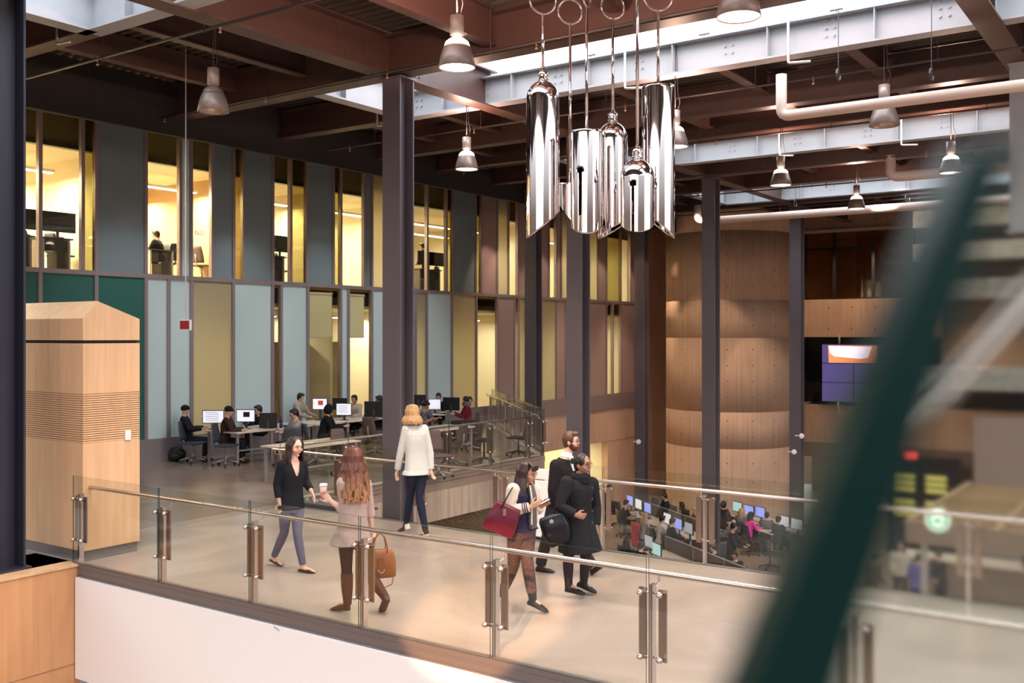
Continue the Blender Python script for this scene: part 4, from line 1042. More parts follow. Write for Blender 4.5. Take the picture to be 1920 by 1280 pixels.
bm = bmesh.new(); tube(bm, [(.7, -.05, zb_), (.7, -.05, zb_-.5), (.95, -.05, zb_-.75)], .05, 8); fin('cable_conduit', bm, mat('duct'), o, True)
tube_bm = bmesh.new(); tube(tube_bm, [(.7, .1, zt_), (.7, .1, zt_+.4)], .04, 8); fin('mount_pole', tube_bm, mat('duct'), o, True)

# cafe below at the right --------------------------------------------------------
def gxy(px, D, dz=0): p = W(px, 700, D); return p
# slatted canopy over the cafe
z = -1.3
c0, c1 = gxy(1700, 22.2), gxy(1765, 28.6)
o = empty('cafe_canopy', (c0.x, c0.y, z), 0, 'brown slatted canopy over the cafe counter in the lower hall', 'canopy')
Lx = 9.0; Ly = c1.y-c0.y
for i in range(11):
    y = Ly*i/10; bm = bmesh.new(); box(bm, 0, y-.05, -.05, Lx, y+.05, .03); fin('slat', bm, mat('creamdk'), o)
for i in range(6):
    x = Lx*i/5; bm = bmesh.new(); box(bm, x-.05, 0, .03, x+.05, Ly, .12); fin('cross_beam', bm, mat('creamdk'), o)
bm = bmesh.new(); box(bm, 0, -.1, -.35, Lx, -.05, .12); fin('fascia', bm, mat('brownwall'), o)
for x in (.3, 4.2, 8.5):
    bm = bmesh.new(); box(bm, x, 0, -2.7, x+.12, .12, -.05); fin('canopy_post', bm, mat('deskleg'), o)
p = W(1758, 975, 21.6)
o = empty('round_sign', p, TH*.3, 'glowing round green and white cafe sign under the canopy edge', 'sign')
bm = bmesh.new(); lathe(bm, [(0, .05), (.24, .05), (.25, .03), (.25, -.03), (0, -.03)], (0, 0, 0), 40, 0, axis=(0, -1, 0)); fin('sign_drum', bm, emit('white_sign_glow', (.88, .93, .88), 1.0), o)
bm = bmesh.new(); lathe(bm, [(.155, .052), (.155, .057), (.215, .057), (.215, .052)], (0, 0, 0), 40, 0, axis=(0, -1, 0)); fin('green_ring', bm, emit('green_sign_glow', (.05, .35, .16), .8), o)
gcol = M_['gsign'] = emit('green_sign_mark', (.05, .35, .16), .8)
bm = bmesh.new(); ellipsoid(bm, (0, -.055, .0), (.04, .004, .06)); 
for s in (-1, 1):
    for k in range(3): tube(bm, [(s*(.05+.03*k), -.055, .06-.02*k), (s*(.06+.03*k), -.055, -.02), (s*(.04+.03*k), -.055, -.10+.02*k)], .006, 6)
fin('sign_emblem', bm, gcol, o)
bm = bmesh.new(); tube(bm, [(0, 0, .25), (0, 0, .36)], .015, 6); fin('sign_bracket', bm, mat('steel_dk'), o)
c = gxy(1690, 27)
o = empty('cafe_counter', (c.x, c.y-.5, ZL), 0, 'dark cafe counter with glass case in the lower hall', 'counter')
bm = bmesh.new(); box(bm, 0, 0, 0, 8, .8, 1.05); fin('counter_body', bm, mat('brownwall'), o)
bm = bmesh.new(); box(bm, -.05, -.05, 1.05, 8.05, .85, 1.10); fin('counter_top', bm, mat('desktop'), o)
bm = bmesh.new(); box(bm, 3, .1, 1.1, 5.5, .6, 1.5); fin('display_case', bm, mat('tintwin'), o)
for k in range(9):
    bm = bmesh.new(); box(bm, 3.1+.26*k, .2, 1.12+.0*k, 3.28+.26*k, .45, 1.2); fin('pastry_tray', bm, mat('lampcyl'), o)
bm = bmesh.new(); box(bm, 5.8, -.06, .3, 8, -.05, 1.0); fin('green_panel', bm, flat('green_panel_paint', (.03, .22, .09), .5), o)
c = gxy(1662, 32)
o = empty('menu_display', (c.x, c.y, ZL), 0, 'black cafe display wall with yellow lit boards', 'display')
bm = bmesh.new(); box(bm, 0, 0, 0, 2.2, .3, 3.1); fin('display_wall', bm, mat('dark'), o)
ym = emit('yellow_lit_board', (.42, .37, .10), .8)
for (x, z) in ((.25, 2.0), (1.2, 2.0), (.25, 1.2), (1.2, 1.2)):
    for k in range(3):
        bm = bmesh.new(); box(bm, x, -.03, z+.2*k, x+.6, 0, z+.2*k+.14); fin('lit_board', bm, ym, o)
p = W(1707, 853, 30)
o = empty('exit_sign', p, .3, 'glowing red exit sign above the cafe', 'sign')
bm = bmesh.new(); cbox(bm, (0, 0, 0), (.34, .05, .2)); fin('sign_box', bm, emit('red_exit_glow', (1, .08, .06), 1.4), o)
bm = bmesh.new(); cbox(bm, (0, .0, .14), (.36, .06, .04)); fin('sign_mount', bm, mat('black'), o)
bm = bmesh.new(); tube(bm, [(0, 0, .1), (0, 0, -1.58-p.z+.6)], .012, 6); fin('suspension_rod', bm, mat('steel_dk'), o)
# pale wall block and stacked concrete ledges at the right
c = gxy(1826, 31); 
bm = bmesh.new(); box(bm, c.x, c.y, -4, c.x+6, c.y+.3, .42); struct('wall_right_pale', bm, mat('lampcyl'), 'pale wall above the cafe at the right', 'wall')
c = gxy(1712, 33)
for i, (ya, yb) in enumerate(((396, 428), (458, 490), (525, 560), (688, 728))):
    za, zb2 = ZC-(ya-HY)*33/F, ZC-(yb-HY)*33/F
    bm = bmesh.new(); box(bm, c.x-(.0 if i < 3 else .6), c.y, zb2, c.x+8, c.y+2.2, za)
    struct('wall_ledge_%d' % (i+1), bm, mat('concpale'), 'pale cast concrete ledge of the stairwell at right, %s from top' % nth(i), 'wall')
bm = bmesh.new(); box(bm, c.x+.4, c.y+2.2, 1.2, c.x+8, c.y+2.4, 7.3)
struct('wall_stairwell', bm, mat('brownwall'), 'brown wall in shade behind the stairwell ledges', 'wall')
c2 = W(1790, 600, 34.2); spot('stairwell_lamp', (c2.x+1, c2.y-1.6, 2.5), (c2.x+1, c2.y+1, 1.2), 90, (1, .6, .3), 120)
spot('ledge_fill', (c2.x-1, c2.y-7, 7.2), (c2.x+1, c2.y, 4.8), 900, (1, .88, .75), 50)  # unseen spot added to brighten the concrete ledges

# steel ledge and white notice board on the far side of the bridge
o = empty('steel_ledge', (-12.15, 12.35, -.02), 0, 'small dark steel ledge with bolts at the foot of the big column', 'ledge')
bm = bmesh.new(); box(bm, -.95, -.25, .04, .72, .12, .07); box(bm, -.95, -.25, -.12, .72, -.23, .04); fin('ledge_plate', bm, mat('steel_col'), o)
for k in range(6):
    bm = bmesh.new(); lathe(bm, [(0, .045), (.03, .04), (.035, 0), (0, 0)], (-.8+.24*k, -.05, .07), 8); fin('bolt', bm, mat('galv'), o)
c = gxy(1018, 13.6)
o = empty('notice_board', (c.x+.25, c.y-.12, 0), .0, 'white notice board on a pale stand behind the bearded man', 'board')
bm = bmesh.new(); box(bm, -.42, 0, .22, .42, .02, .98); fin('board_panel', bm, mat('white'), o, bev=.003)
bm = bmesh.new(); box(bm, -.42, 0, 1.0, .42, .02, 1.14); fin('header_panel', bm, mat('white'), o, bev=.003)
for s in (-.38, .38):
    bm = bmesh.new(); box(bm, s-.015, .02, 0, s+.015, .045, 1.14); fin('stand_leg', bm, mat('deskleg'), o)
    bm = bmesh.new(); box(bm, s-.02, -.15, 0, s+.02, .16, .02); fin('foot', bm, mat('deskleg'), o)
# office furniture behind the upper glazing
def odesk(pa, pb, X, n, lb):
    ya, yb = YX(pa, X), YX(pb, X)
    o = empty('office_desk', (X, ya, 4.33), PI/2, lb, 'desk')
    L = yb-ya
    bm = bmesh.new(); box(bm, 0, 0, .72, L, .7, .75); fin('desk_top', bm, mat('darkgrey'), o)
    for a in (.05, L-.09):
        bm = bmesh.new(); box(bm, a, .04, 0, a+.04, .66, .72); fin('leg', bm, mat('deskleg'), o)
    bm = bmesh.new(); box(bm, .1, .1, .45, L-.1, .33, .70); box(bm, L*.55, .1, .02, L*.8, .5, .45); fin('cable_tray', bm, mat('black'), o)
    for i in range(n):
        monitor((X+.02, ya+L*(i+.5)/n), PI/2, 'black', .80, .44, 'black monitor seen from behind, %s on the %s' % (nth(i), lb), 4.33+.75, zc=5.42)
    return o
odesk(24, 66, -20.6, 1, 'upper office desk at the left edge')
odesk(78, 138, -20.6, 1, 'upper office desk in the second clear window')
odesk(512, 538, -20.6, 1, 'upper office desk left of the big column')
odesk(787, 829, -20.6, 2, 'upper office desk right of the big column')
for px, kd, lb, a in [(45, 'black', 'black office chair behind the leftmost upper window', 40), (112, 'black', 'black office chair under the desk in the second upper window', 10), (298, 'black', 'black office chair in the third upper window', 200),
                   (318, 'black', 'second black office chair in the third upper window', 90), (378, 'brown', 'pale-backed office chair in the fourth upper window', 20), (526, 'black', 'black office chair left of the big column, upper floor', 0),
                   (806, 'black', 'black office chair right of the big column, upper floor', 100)]:
    y = YX(px, -21.9); chair(-21.9, y, 4.33, math.radians(a), kd, lb)
y = YX(300, -21.2)
odesk(280, 330, -21.3, 0, 'upper office table in the third upper window')

# lettering in the office and the small scribble on the white fascia
tcv = bpy.data.curves.new('letters', 'FONT'); tcv.body = 'NO'; tcv.size = .16; tcv.extrude = .003; tcv.space_character = 1.4
to = bpy.data.objects.new('tmp_text', tcv); COL.objects.link(to)
dg = bpy.context.evaluated_depsgraph_get(); me = bpy.data.meshes.new_from_object(to.evaluated_get(dg)); bpy.data.objects.remove(to)
lt = link('window_lettering', me, None, mat('darkgrey')); D_ = DX(366, XF-.02); q = W(366, 440, D_)
lt.location = (XF-.03, q.y, q.z); lt.rotation_euler = (PI/2, 0, PI/2)
tag(lt, 'faint dark letters N O on the fourth clear upper window', 'lettering')
t_ = (513-960)/F; D_ = (Y1-.105)/(t_*ST+CT); q = W(513, 1174, D_)
o = empty('scribble', q, 0, 'tiny black scribble on the white fascia under the railing', 'mark')
bm = bmesh.new(); tube(bm, [(.006*i, 0, .010*math.sin(i*2.3)-.0022*i) for i in range(16)], .0016, 5); fin('ink_mark', bm, mat('black'), o)
# ------------------------------------------------------------------ people
def cloth(name, col, rough=.85, noise=.12, scale=25, bump=.0):
    k = 'c_'+name
    if k not in M_: M_[k] = flat(name, col, rough, noise=noise, scale=scale, bump=bump, spec=.2)
    return M_[k]
def skin(i):
    cols = {'fair': (.62, .36, .27), 'tan': (.45, .24, .15), 'brown': (.30, .15, .09)}
    k = 'skin_'+i
    if k not in M_: M_[k] = flat(k, cols[i], .5)
    return M_[k]
M_['lips'] = flat('lips', (.42, .13, .11), .4); M_['eyew'] = flat('eye_white', (.6, .56, .53), .2); M_['iris'] = flat('eye_iris', (.02, .012, .01), .15)
def hairmat(name, c1, c2=None, z0=0, z1=1):
    k = 'h_'+name
    if k in M_: return M_[k]
    m, t, b = newmat(name); b.inputs['Roughness'].default_value = .42; b.inputs['Specular IOR Level'].default_value = .4
    tc = N(t, 'ShaderNodeTexCoord'); mp = N(t, 'ShaderNodeMapping'); mp.inputs['Scale'].default_value = (70, 70, 4); nz = N(t, 'ShaderNodeTexNoise'); nz.inputs['Scale'].default_value = 1.2
    r = N(t, 'ShaderNodeValToRGB'); r.color_ramp.elements[0].position = .35; r.color_ramp.elements[1].position = .65
    r.color_ramp.elements[0].color = (.45, .45, .45, 1); r.color_ramp.elements[1].color = (1.0, 1.0, 1.0, 1)
    mx = N(t, 'ShaderNodeMixRGB'); mx.blend_type = 'MULTIPLY'; mx.inputs[0].default_value = .9
    t.links.new(tc.outputs['Object'], mp.inputs[0]); t.links.new(mp.outputs[0], nz.inputs[0]); t.links.new(nz.outputs[0], r.inputs[0]); t.links.new(r.outputs[0], mx.inputs[2])
    if c2:
        sx = N(t, 'ShaderNodeSeparateXYZ'); mr = N(t, 'ShaderNodeMapRange'); mr.inputs['From Min'].default_value = z0; mr.inputs['From Max'].default_value = z1
        g = N(t, 'ShaderNodeMixRGB'); g.inputs[1].default_value = (*c2, 1); g.inputs[2].default_value = (*c1, 1)
        t.links.new(tc.outputs['Object'], sx.inputs[0]); t.links.new(sx.outputs['Z'], mr.inputs[0]); t.links.new(mr.outputs[0], g.inputs[0]); t.links.new(g.outputs[0], mx.inputs[1])
    else: mx.inputs[1].default_value = (*c1, 1)
    t.links.new(mx.outputs[0], b.inputs['Base Color'])
    M_[k] = m; return m
def fuse(name, bm, m, parent, vox, smooth=2):
    "one continuous skin over overlapping limbs"
    me = bpy.data.meshes.new('tmp'); bmesh.ops.recalc_face_normals(bm, faces=bm.faces); bm.to_mesh(me); bm.free()
    t = bpy.data.objects.new('tmp', me); COL.objects.link(t)
    r = t.modifiers.new('r', 'REMESH'); r.mode = 'VOXEL'; r.voxel_size = vox; r.use_smooth_shade = True
    if smooth:
        s = t.modifiers.new('s', 'SMOOTH'); s.factor = .5; s.iterations = smooth
    dg = bpy.context.evaluated_depsgraph_get(); dg.update()
    nm = bpy.data.meshes.new_from_object(t.evaluated_get(dg)); nm.name = name
    bpy.data.objects.remove(t); bpy.data.meshes.remove(me)
    nm.materials.clear(); nm.materials.append(m)
    o = bpy.data.objects.new(name, nm); COL.objects.link(o); o.parent = parent
    for p in nm.polygons: p.use_smooth = True
    return o
def ell(c, s, f, a, b, n=18, pw=1.0):
    return [c+s*(a*math.copysign(abs(math.cos(t))**pw, math.cos(t)))+f*(b*math.copysign(abs(math.sin(t))**pw, math.sin(t))) for t in [2*PI*i/n for i in range(n)]]
def torso(bm, J, g, ex=0.0, lo='pelvis', hem=None, neck=True, hemw=None, fem=True, dep=1.0):
    P, C, NK = J['pelvis'], J['chest'], J['neck']
    sh = (J['shL']+J['shR'])/2
    s1 = (J['shR']-J['shL']).normalized()
    s0 = (J['hpR']-J['hpL']).normalized()
    up = (C-P).normalized()
    R = []
    def ring(c, s, a, b, upv):
        f = s.cross(upv).normalized(); ss = upv.cross(f).normalized()
        R.append(ell(c, ss, f, a*g+ex, (b*g*dep)+ex, pw=.85))
    if hem is not None:
        hw = hemw or .2
        n = 4
        for k in range(n):
            t = k/n
            ring(hem.lerp(P, t), s0, hw+(.17/g-hw)*t, hw*.72+(.12-hw*.72)*t, Vector((0, 0, 1)))
    hipw = .168 if fem else .165
    if hem is None: ring(P-up*.06, s0, hipw*.92, .115, up)
    ring(P, s0, hipw, .118, up)
    ring(P.lerp(C, .33), s0.lerp(s1, .3), .148 if fem else .155, .100, up)
    ring(P.lerp(C, .6), s0.lerp(s1, .6), .138 if fem else .158, .097, up)
    ring(C, s1, .152 if fem else .175, .112 if fem else .115, up)
    u2 = (sh-C).normalized()
    ring(C.lerp(sh, .55), s1, .160 if fem else .185, .105, u2)
    ring(sh+u2*.0, s1, .150 if fem else .175, .075, u2)
    ring(sh.lerp(NK, .55)+u2*.015, s1, .085, .06, u2)
    if neck: ring(NK, s1, .058, .056, u2)
    rings(bm, R)
def hand(bm, wr, tip, s, curl=.5, sc=1.0, thumb=1, nrm=None, simple=False):
    d = (tip-wr).normalized()
    s = (s-d*s.dot(d)).normalized(); n = d.cross(s).normalized()*(1 if curl >= 0 else -1); curl = abs(curl)
    R = [ell(wr-d*.02*sc, s, n, .024*sc, .020*sc, 10), ell(wr+d*.015*sc, s, n, .029*sc, .018*sc, 10), ell(wr+d*.05*sc, s, n, .038*sc, .015*sc, 10), ell(wr+d*.088*sc, s, n, .038*sc, .012*sc, 10)]
    rings(bm, R)
    for i, (o_, L) in enumerate(((-.031, .068), (-.0105, .078), (.0105, .073), (.030, .058))):
        b = wr+d*.082*sc+s*o_*sc; p = [b]; dd = d.copy(); L *= sc
        for k, fr in enumerate((.42, .32, .26)):
            an = curl*(.55+.35*k)+.04*i
            dd = (d*math.cos(an)+n*math.sin(an)).normalized() if k == 0 else (dd*math.cos(curl*.6)+(n*d.dot(dd)-d*n.dot(dd))*math.sin(curl*.6)).normalized()
            p.append(p[-1]+dd*L*fr)
        tube(bm, p, [.0092*sc, .009*sc, .0082*sc, .0072*sc], 8, round_ends=True)
    t0 = wr+d*.022*sc-s*.022*sc*thumb
    a1 = (d*.62-s*.72*thumb+n*.3).normalized(); a2 = (d*.85-s*.2*thumb+n*.5).normalized()
    tube(bm, [t0, t0+a1*.038*sc, t0+a1*.038*sc+a2*.032*sc, t0+a1*.038*sc+a2*.055*sc], [.0135*sc, .0115*sc, .010*sc, .008*sc], 8, round_ends=True)
def shoe(bm, an, toe, kind='shoe', w=1.0, hk=1.0, shaft=True):
    "an ankle joint, toe = tip of the sole"
    d0 = toe-an; 
    L = .25
    heel = an.copy()
    d = d0.normalized()
    # sole line: heel point lies behind/below the ankle
    up = Vector((0, 0, 1)); side = d.cross(up)
    if side.length < .2: side = Vector((1, 0, 0)).cross(d)
    side.normalize()
    # solve heel so that heel->toe is L long with ankle above it
    hd = (toe-an); ll = hd.length
    ca = max(-1, min(1, (ll*ll+L*L-.095**2)/(2*ll*L)))
    ang = math.acos(ca); nrm = side.cross(d).normalized()
    dd = (d*math.cos(ang)+(-nrm if nrm.z < 0 else nrm)*math.sin(ang)).normalized()
    heel = toe-dd*L; u = side.cross(dd).normalized()
    if u.dot(an-heel) < 0: u = -u
    R = []
    for s_, hw, hh in ((0, .018, .022), (.02, .030, .034), (.07, .034, .040), (.12, .038, .034), (.17, .044, .026), (.21, .042, .019), (.24, .030, .014), (.252, .012, .008)):
        R.append(ell(heel+dd*s_+u*hh*(hk if s_ < .16 else 1), side, u, hw*w, hh*(hk if s_ < .16 else 1), 14, .8))
    rings(bm, R)
    if shaft: tube(bm, [heel+dd*.05+u*.04, an], [.036*w, .036*w], 10)
    return heel, dd, u, side
def head_frame(fc):
    f = Vector(fc).normalized(); r = f.cross(Vector((0, 0, 1))).normalized(); u = r.cross(f).normalized()
    return Matrix((r, f, u)).transposed()
def add_head(bm, c, H, sc=1.0, det=True):
    g = bmesh.ops.create_uvsphere(bm, u_segments=24, v_segments=16, radius=1)['verts']
    for v in g:
        x, y, z = v.co
        X = x*.076; Y = y*.095; Z = z*.116
        if z < 0:
            X *= 1-.30*(-z)**1.5
            Y *= (1-.10*(-z)) if y > 0 else (1-.40*(-z))
            Y += .012*(-z)
        if y > .3 and -.5 < z < .1: Y *= .97
        v.co = c+H @ (Vector((X, Y, Z))*sc)
    if det:
        def e(p, r): ellipsoid(bm, c+H @ (Vector(p)*sc), [q*sc for q in r], H, 10, 8)
        e((0, .098, -.020), (.012, .017, .013)); e((0, .092, .0), (.009, .012, .026))
        e((0, .074, -.096), (.022, .018, .014)); e((0, .080, -.056), (.026, .012, .018)); e((0, .084, .030), (.05, .012, .012))
        for s in (-1, 1): e((s*.077, -.008, -.012), (.010, .019, .030)); e((s*.045, .062, -.03), (.024, .024, .022))
def face(root_body, c, H, sc, brow, lips=True):
    bm = bmesh.new()
    for s in (-1, 1): ellipsoid(bm, c+H @ (Vector((s*.030, .082, .008))*sc), (.0115*sc, .008*sc, .0052*sc), H, 10, 6)
    e = fin('eyes', bm, mat('eyew'), root_body, True)
    bm = bmesh.new()
    for s in (-1, 1): ellipsoid(bm, c+H @ (Vector((s*.030, .088, .008))*sc), (.0062*sc, .0045*sc, .0062*sc), H, 8, 6); tube(bm, [c+H @ (Vector((s*.016, .090, .016))*sc), c+H @ (Vector((s*.032, .0905, .0185))*sc), c+H @ (Vector((s*.045, .084, .012))*sc)], .0022*sc, 5)
    fin('irises', bm, mat('iris'), root_body, True)
    bm = bmesh.new()
    for s in (-1, 1): tube(bm, [c+H @ (Vector((s*.014, .0965, .033))*sc), c+H @ (Vector((s*.032, .0945, .040))*sc), c+H @ (Vector((s*.050, .080, .034))*sc)], [.0038*sc, .0042*sc, .002*sc], 6)
    fin('eyebrows', bm, brow, root_body, True)
    if lips:
        bm = bmesh.new(); ellipsoid(bm, c+H @ (Vector((0, .0935, -.050))*sc), (.022*sc, .0065*sc, .0045*sc), H, 10, 6); ellipsoid(bm, c+H @ (Vector((0, .0935, -.059))*sc), (.018*sc, .0065*sc, .005*sc), H, 10, 6)
        fin('lips', bm, mat('lips'), root_body, True)
def glasses(par, c, H, sc, m):
    bm = bmesh.new()
    for s in (-1, 1):
        pts = [c+H @ (Vector((s*.033+.025*math.cos(a), .1005-.006*abs(math.cos(a)), .004+.0165*math.sin(a)))*sc) for a in [2*PI*i/16 for i in range(17)]]
        tube(bm, pts, .0026*sc, 5)
        tube(bm, [c+H @ (Vector((s*.058, .095, .008))*sc), c+H @ (Vector((s*.078, .06, .006))*sc), c+H @ (Vector((s*.080, -.01, .004))*sc)], .0022*sc, 5)
    tube(bm, [c+H @ (Vector((-.010, .102, .008))*sc), c+H @ (Vector((.010, .102, .008))*sc)], .0022*sc, 5)
    fin('glasses', bm, m, par, True)
def hair(par, c, H, sc, kind, m, vox=.008, L=.3, wave=0, flr=.018, body_back=.06, seed=1, ends=None):
    rnd = random.Random(seed)
    bm = bmesh.new()
    T = lambda p: c+H @ (Vector(p)*sc)
    if kind in ('cap', 'beanie', 'hood'):
        if kind == 'hood': ellipsoid(bm, T((0, -.02, .005)), (.105*sc, .115*sc, .14*sc), H)
        else: ellipsoid(bm, T((0, -.012, .045)), (.090*sc, .108*sc, .088*sc), H)
        if kind == 'cap': ellipsoid(bm, T((0, .085, .035)), (.06*sc, .06*sc, .010*sc), H)
        return fuse({'cap': 'cap', 'beanie': 'beanie', 'hood': 'hood'}[kind], bm, m, par, vox)
    ellipsoid(bm, T((0, -.020, .026)), (.086*sc, .098*sc, .102*sc), H, 20, 14)
    ellipsoid(bm, T((0, -.040, -.015)), (.074*sc, .068*sc, .085*sc), H)
    if kind == 'short':
        ellipsoid(bm, T((0, .045, .092)), (.06*sc, .05*sc, .032*sc), H)
        for s in (-1, 1): ellipsoid(bm, T((s*.070, .018, .025)), (.014*sc, .03*sc, .045*sc), H)
    if kind == 'bun': ellipsoid(bm, T((0, -.125, .02)), (.038*sc, .035*sc, .038*sc), H)
    if kind in ('pony',):
        tube(bm, [T((0, -.10, .07)), T((0, -.16, .06)), T((0, -.18, -.02)), T((0, -.16, -.10))], [.02, .03, .026, .01], 8, round_ends=True)
    if kind in ('bun', 'pony'):
        for s in (-1, 1): ellipsoid(bm, T((s*.066, .025, .035)), (.016*sc, .04*sc, .045*sc), H)
    if kind in ('long', 'bob'):
        for k in range(34):
            az = math.radians(-108+216*(k+.5)/34)+rnd.uniform(-.04, .04)
            sx_, sy_ = math.sin(az), -math.cos(az)
            fr = 1 if kind == 'long' else 1.0
            pts = [T((sx_*.02, -.01+sy_*.02, .118)), T((sx_*.066, sy_*.07-.0, .095)), T((sx_*.092, sy_*.104, .03))]
            base = T((sx_*.094, sy_*.108, -.04)); pts.append(base)
            LL = L*(1 if kind == 'long' else 1)*rnd.uniform(.86, 1.04)*(1.0 if abs(az) < 1.4 else .92)
            out = H @ Vector((sx_, sy_, 0)); out.z = 0
            nseg = 5 if kind == 'long' else 3
            ph = rnd.uniform(0, 6)
            for j in range(1, nseg+1):
                t = j/nseg
                q = base+Vector((0, 0, -LL*t))
                flare = (flr if kind == 'long' else .052)*math.sin(t*PI*.6)
                q += out*flare*sc
                if wave: q += Vector((math.cos(az)*H.col[0].x, math.cos(az)*H.col[0].y, 0))*wave*math.sin(t*9+ph)*.9*t+out*wave*math.sin(t*8+ph)*.6
                pts.append(q)
            rd = [.012, .020, .020, .019]+[.019-.007*(j/nseg)**2 for j in range(1, nseg+1)]
            tube(bm, pts, [r*sc for r in rd], 7, round_ends=True)
    return fuse('hair', bm, m, par, vox, 1)
def person(loc, rz, J, S, label, group=None):
    """J joints (root-local). S: spec dict"""
    root = empty('person', loc, rz, label, 'person', group)
    vox = S.get('vox', .008); g = S.get('g', .92); fem = S.get('fem', True); sc = S.get('hs', 1.0)
    s0 = S.get('hipside') or (J['shR']-J['shL']).normalized()
    if 'hpL' not in J:
        J['hpL'] = J['pelvis']-s0*.085+Vector((0, 0, -.05)); J['hpR'] = J['pelvis']+s0*.085+Vector((0, 0, -.05))
    if 'chest' not in J: J['chest'] = J['pelvis'].lerp(J['neck'], .66)
    H = head_frame(S['face']); hc = J['head']
    sk = skin(S.get('skin', 'fair'))
    bm = bmesh.new()
    torso(bm, J, g, fem=fem)
    up = (J['chest']-J['pelvis']).normalized()
    fw_ = S.get('front')
    add_head(bm, hc, H, sc, vox < .015)
    tube(bm, [J['neck']-Vector((0, 0, .03)), hc+H @ Vector((0, -.018, -.07))*sc], [.056*g/.92, .050*g/.92], 12)
    for q in 'LR':
        a = .043 if fem else .05
        tube(bm, [J['sh'+q], J['sh'+q].lerp(J['el'+q], .35), J['el'+q], J['el'+q].lerp(J['wr'+q], .35), J['wr'+q]], [a*1.12, a, a*.80, a*.84, a*.56], 12, round_ends=True)
        if vox < .015: hand(bm, J['wr'+q], J['ha'+q], J.get('hs'+q, Vector((1, 0, 0))), J.get('curl'+q, .45), thumb=J.get('th'+q, 1))
        else: tube(bm, [J['wr'+q], J['ha'+q]], [.026, .03], 8, round_ends=True)
        l = .082 if fem else .085
        hp, kn, an = J['hp'+q], J['kn'+q], J['an'+q]
        tube(bm, [hp, hp.lerp(kn, .4), kn, kn.lerp(an, .33), an], [l*g*1.04, l*g*.92, l*g*.64, l*g*.66, l*g*.40], 14, round_ends=True)
        if S.get('flat'): shoe(bm, an, J['to'+q]+Vector((0, 0, .004)), w=.88)
        else:
            t_ = an.lerp(J['to'+q], .55); tube(bm, [an, an.lerp(t_, .5), t_+Vector((0, 0, .02))], [.028, .026, .016], 8)
    b = fuse('body', bm, sk, root, vox)
    if S.get('detail', True) and vox < .015:
        face(b, hc, H, sc, S['hairmat'])
    # trousers
    if 'pants' in S:
        bm = bmesh.new(); pe = S.get('pex', .010)
        torso_low(bm, J, g, pe)
        for q in 'LR':
            l = .082 if fem else .085
            hp, kn, an = J['hp'+q], J['kn'+q], J['an'+q]
            cut = S.get('pcut', .93)
            e2 = kn.lerp(an, cut)
            tube(bm, [hp, hp.lerp(kn, .4), kn, kn.lerp(an, .33), e2], [l*g*1.04+pe, l*g*.92+pe, l*g*.64+pe, l*g*.66+pe, l*g*S.get('cuff', .45)+pe], 14, round_ends=False)
        fuse('trousers', bm, S['pants'], root, vox)
    # shoes / boots
    for q in 'LR':
        bm = bmesh.new(); an = J['an'+q]
        h, dd, u, sd = shoe(bm, an, J['to'+q], w=1.12, hk=.62 if S.get('flat') else 1.0, shaft=not S.get('flat'))
        if S.get('heel'): 
            tube(bm, [h+dd*.03+u*.02, h+dd*.03-u*.0], [.03, .028], 8)
        bt = S.get('boot', 0)
        if bt: 
            kn = J['kn'+q]; e1 = an.lerp(kn, bt)
            rr = S.get('bootr', .052)
            tube(bm, [an-(kn-an).normalized()*.03, an, an.lerp(kn, bt*.5), e1], [.045, .046, rr, rr+.004], 14)
        so = fuse('shoe', bm, S['shoes'], root, vox)
        if 'shoe2' in S:
            bm = bmesh.new(); tube(bm, [h+dd*.03+u*.005, h+dd*.04+u*.10], [.041, .045], 12); fuse('heel_panel', bm, S['shoe2'], so, vox)
    # top
    bm = bmesh.new(); te = S.get('tex', .014)
    torso(bm, J, g, te, neck=S.get('collar', False), hem=J.get('hem'), hemw=S.get('hemw'), fem=fem)
    for q in 'LR':
        a = .043 if fem else .05; sl = S.get('sleeve', 1.0)
        sh, el, wr = J['sh'+q], J['el'+q], J['wr'+q]
        se = S.get('sex', te*.9)
        if sl > .5:
            e1 = el.lerp(wr, (sl-.5)*2*.96)
            tube(bm, [sh, sh.lerp(el, .4), el, el.lerp(e1, .4), e1], [a*1.12+se, a+se, a*.82+se, a*.82+se, a*(.62+.25*(1-(sl-.5)*2))+se], 12)
            ellipsoid(bm, sh, (a*1.12+se,)*3)
        else:
            e1 = sh.lerp(el, sl*2); tube(bm, [sh, e1], [a*1.15+se, a+se+.004], 12)
    top = fuse(S.get('topname', 'sweater'), bm, S['top'], root, vox)
    if 'hair' in S: hair(root, hc, H, sc, S['hair'], S['hairmat'], vox if vox > .015 else .007, S.get('hairlen', .3), S.get('wave', 0), S.get('flare', .018), seed=S.get('seed', 1))
    if S.get('glasses'): glasses(root, hc, H, sc, mat('black'))
    return root, top, b, H
def torso_low(bm, J, g, ex):
    P, C = J['pelvis'], J['chest']; s0 = (J['hpR']-J['hpL']).normalized(); up = (C-P).normalized(); R = []
    for k, a, b in ((-.10, .145, .10), (-.05, .166, .115), (0, .168, .118), (.06, .155, .108), (.09, .150, .102)):
        f = s0.cross(up).normalized(); R.append(ell(P+up*k, s0, f, a*g+ex, b*g+ex, pw=.85))
    rings(bm, R)
class Pose:
    def __init__(s, px0, D0, z0=0.0):
        s.px0, s.D0 = px0, D0; s.z0 = z0
        p = W(px0, 700, D0); s.loc = (p.x, p.y, z0); s.a0 = (px0-960)/F*D0
    def __call__(s, px, py, b=0.0):
        D = s.D0+b
        return Vector(((px-960)/F*D-s.a0, b, ZC-(py-HY)*D/F-s.z0))
hm_black = hairmat('black_hair', (.012, .009, .009)); hm_dkbrown = hairmat('dark_brown_hair', (.035, .014, .012)); hm_brown = hairmat('brown_hair', (.10, .04, .02))
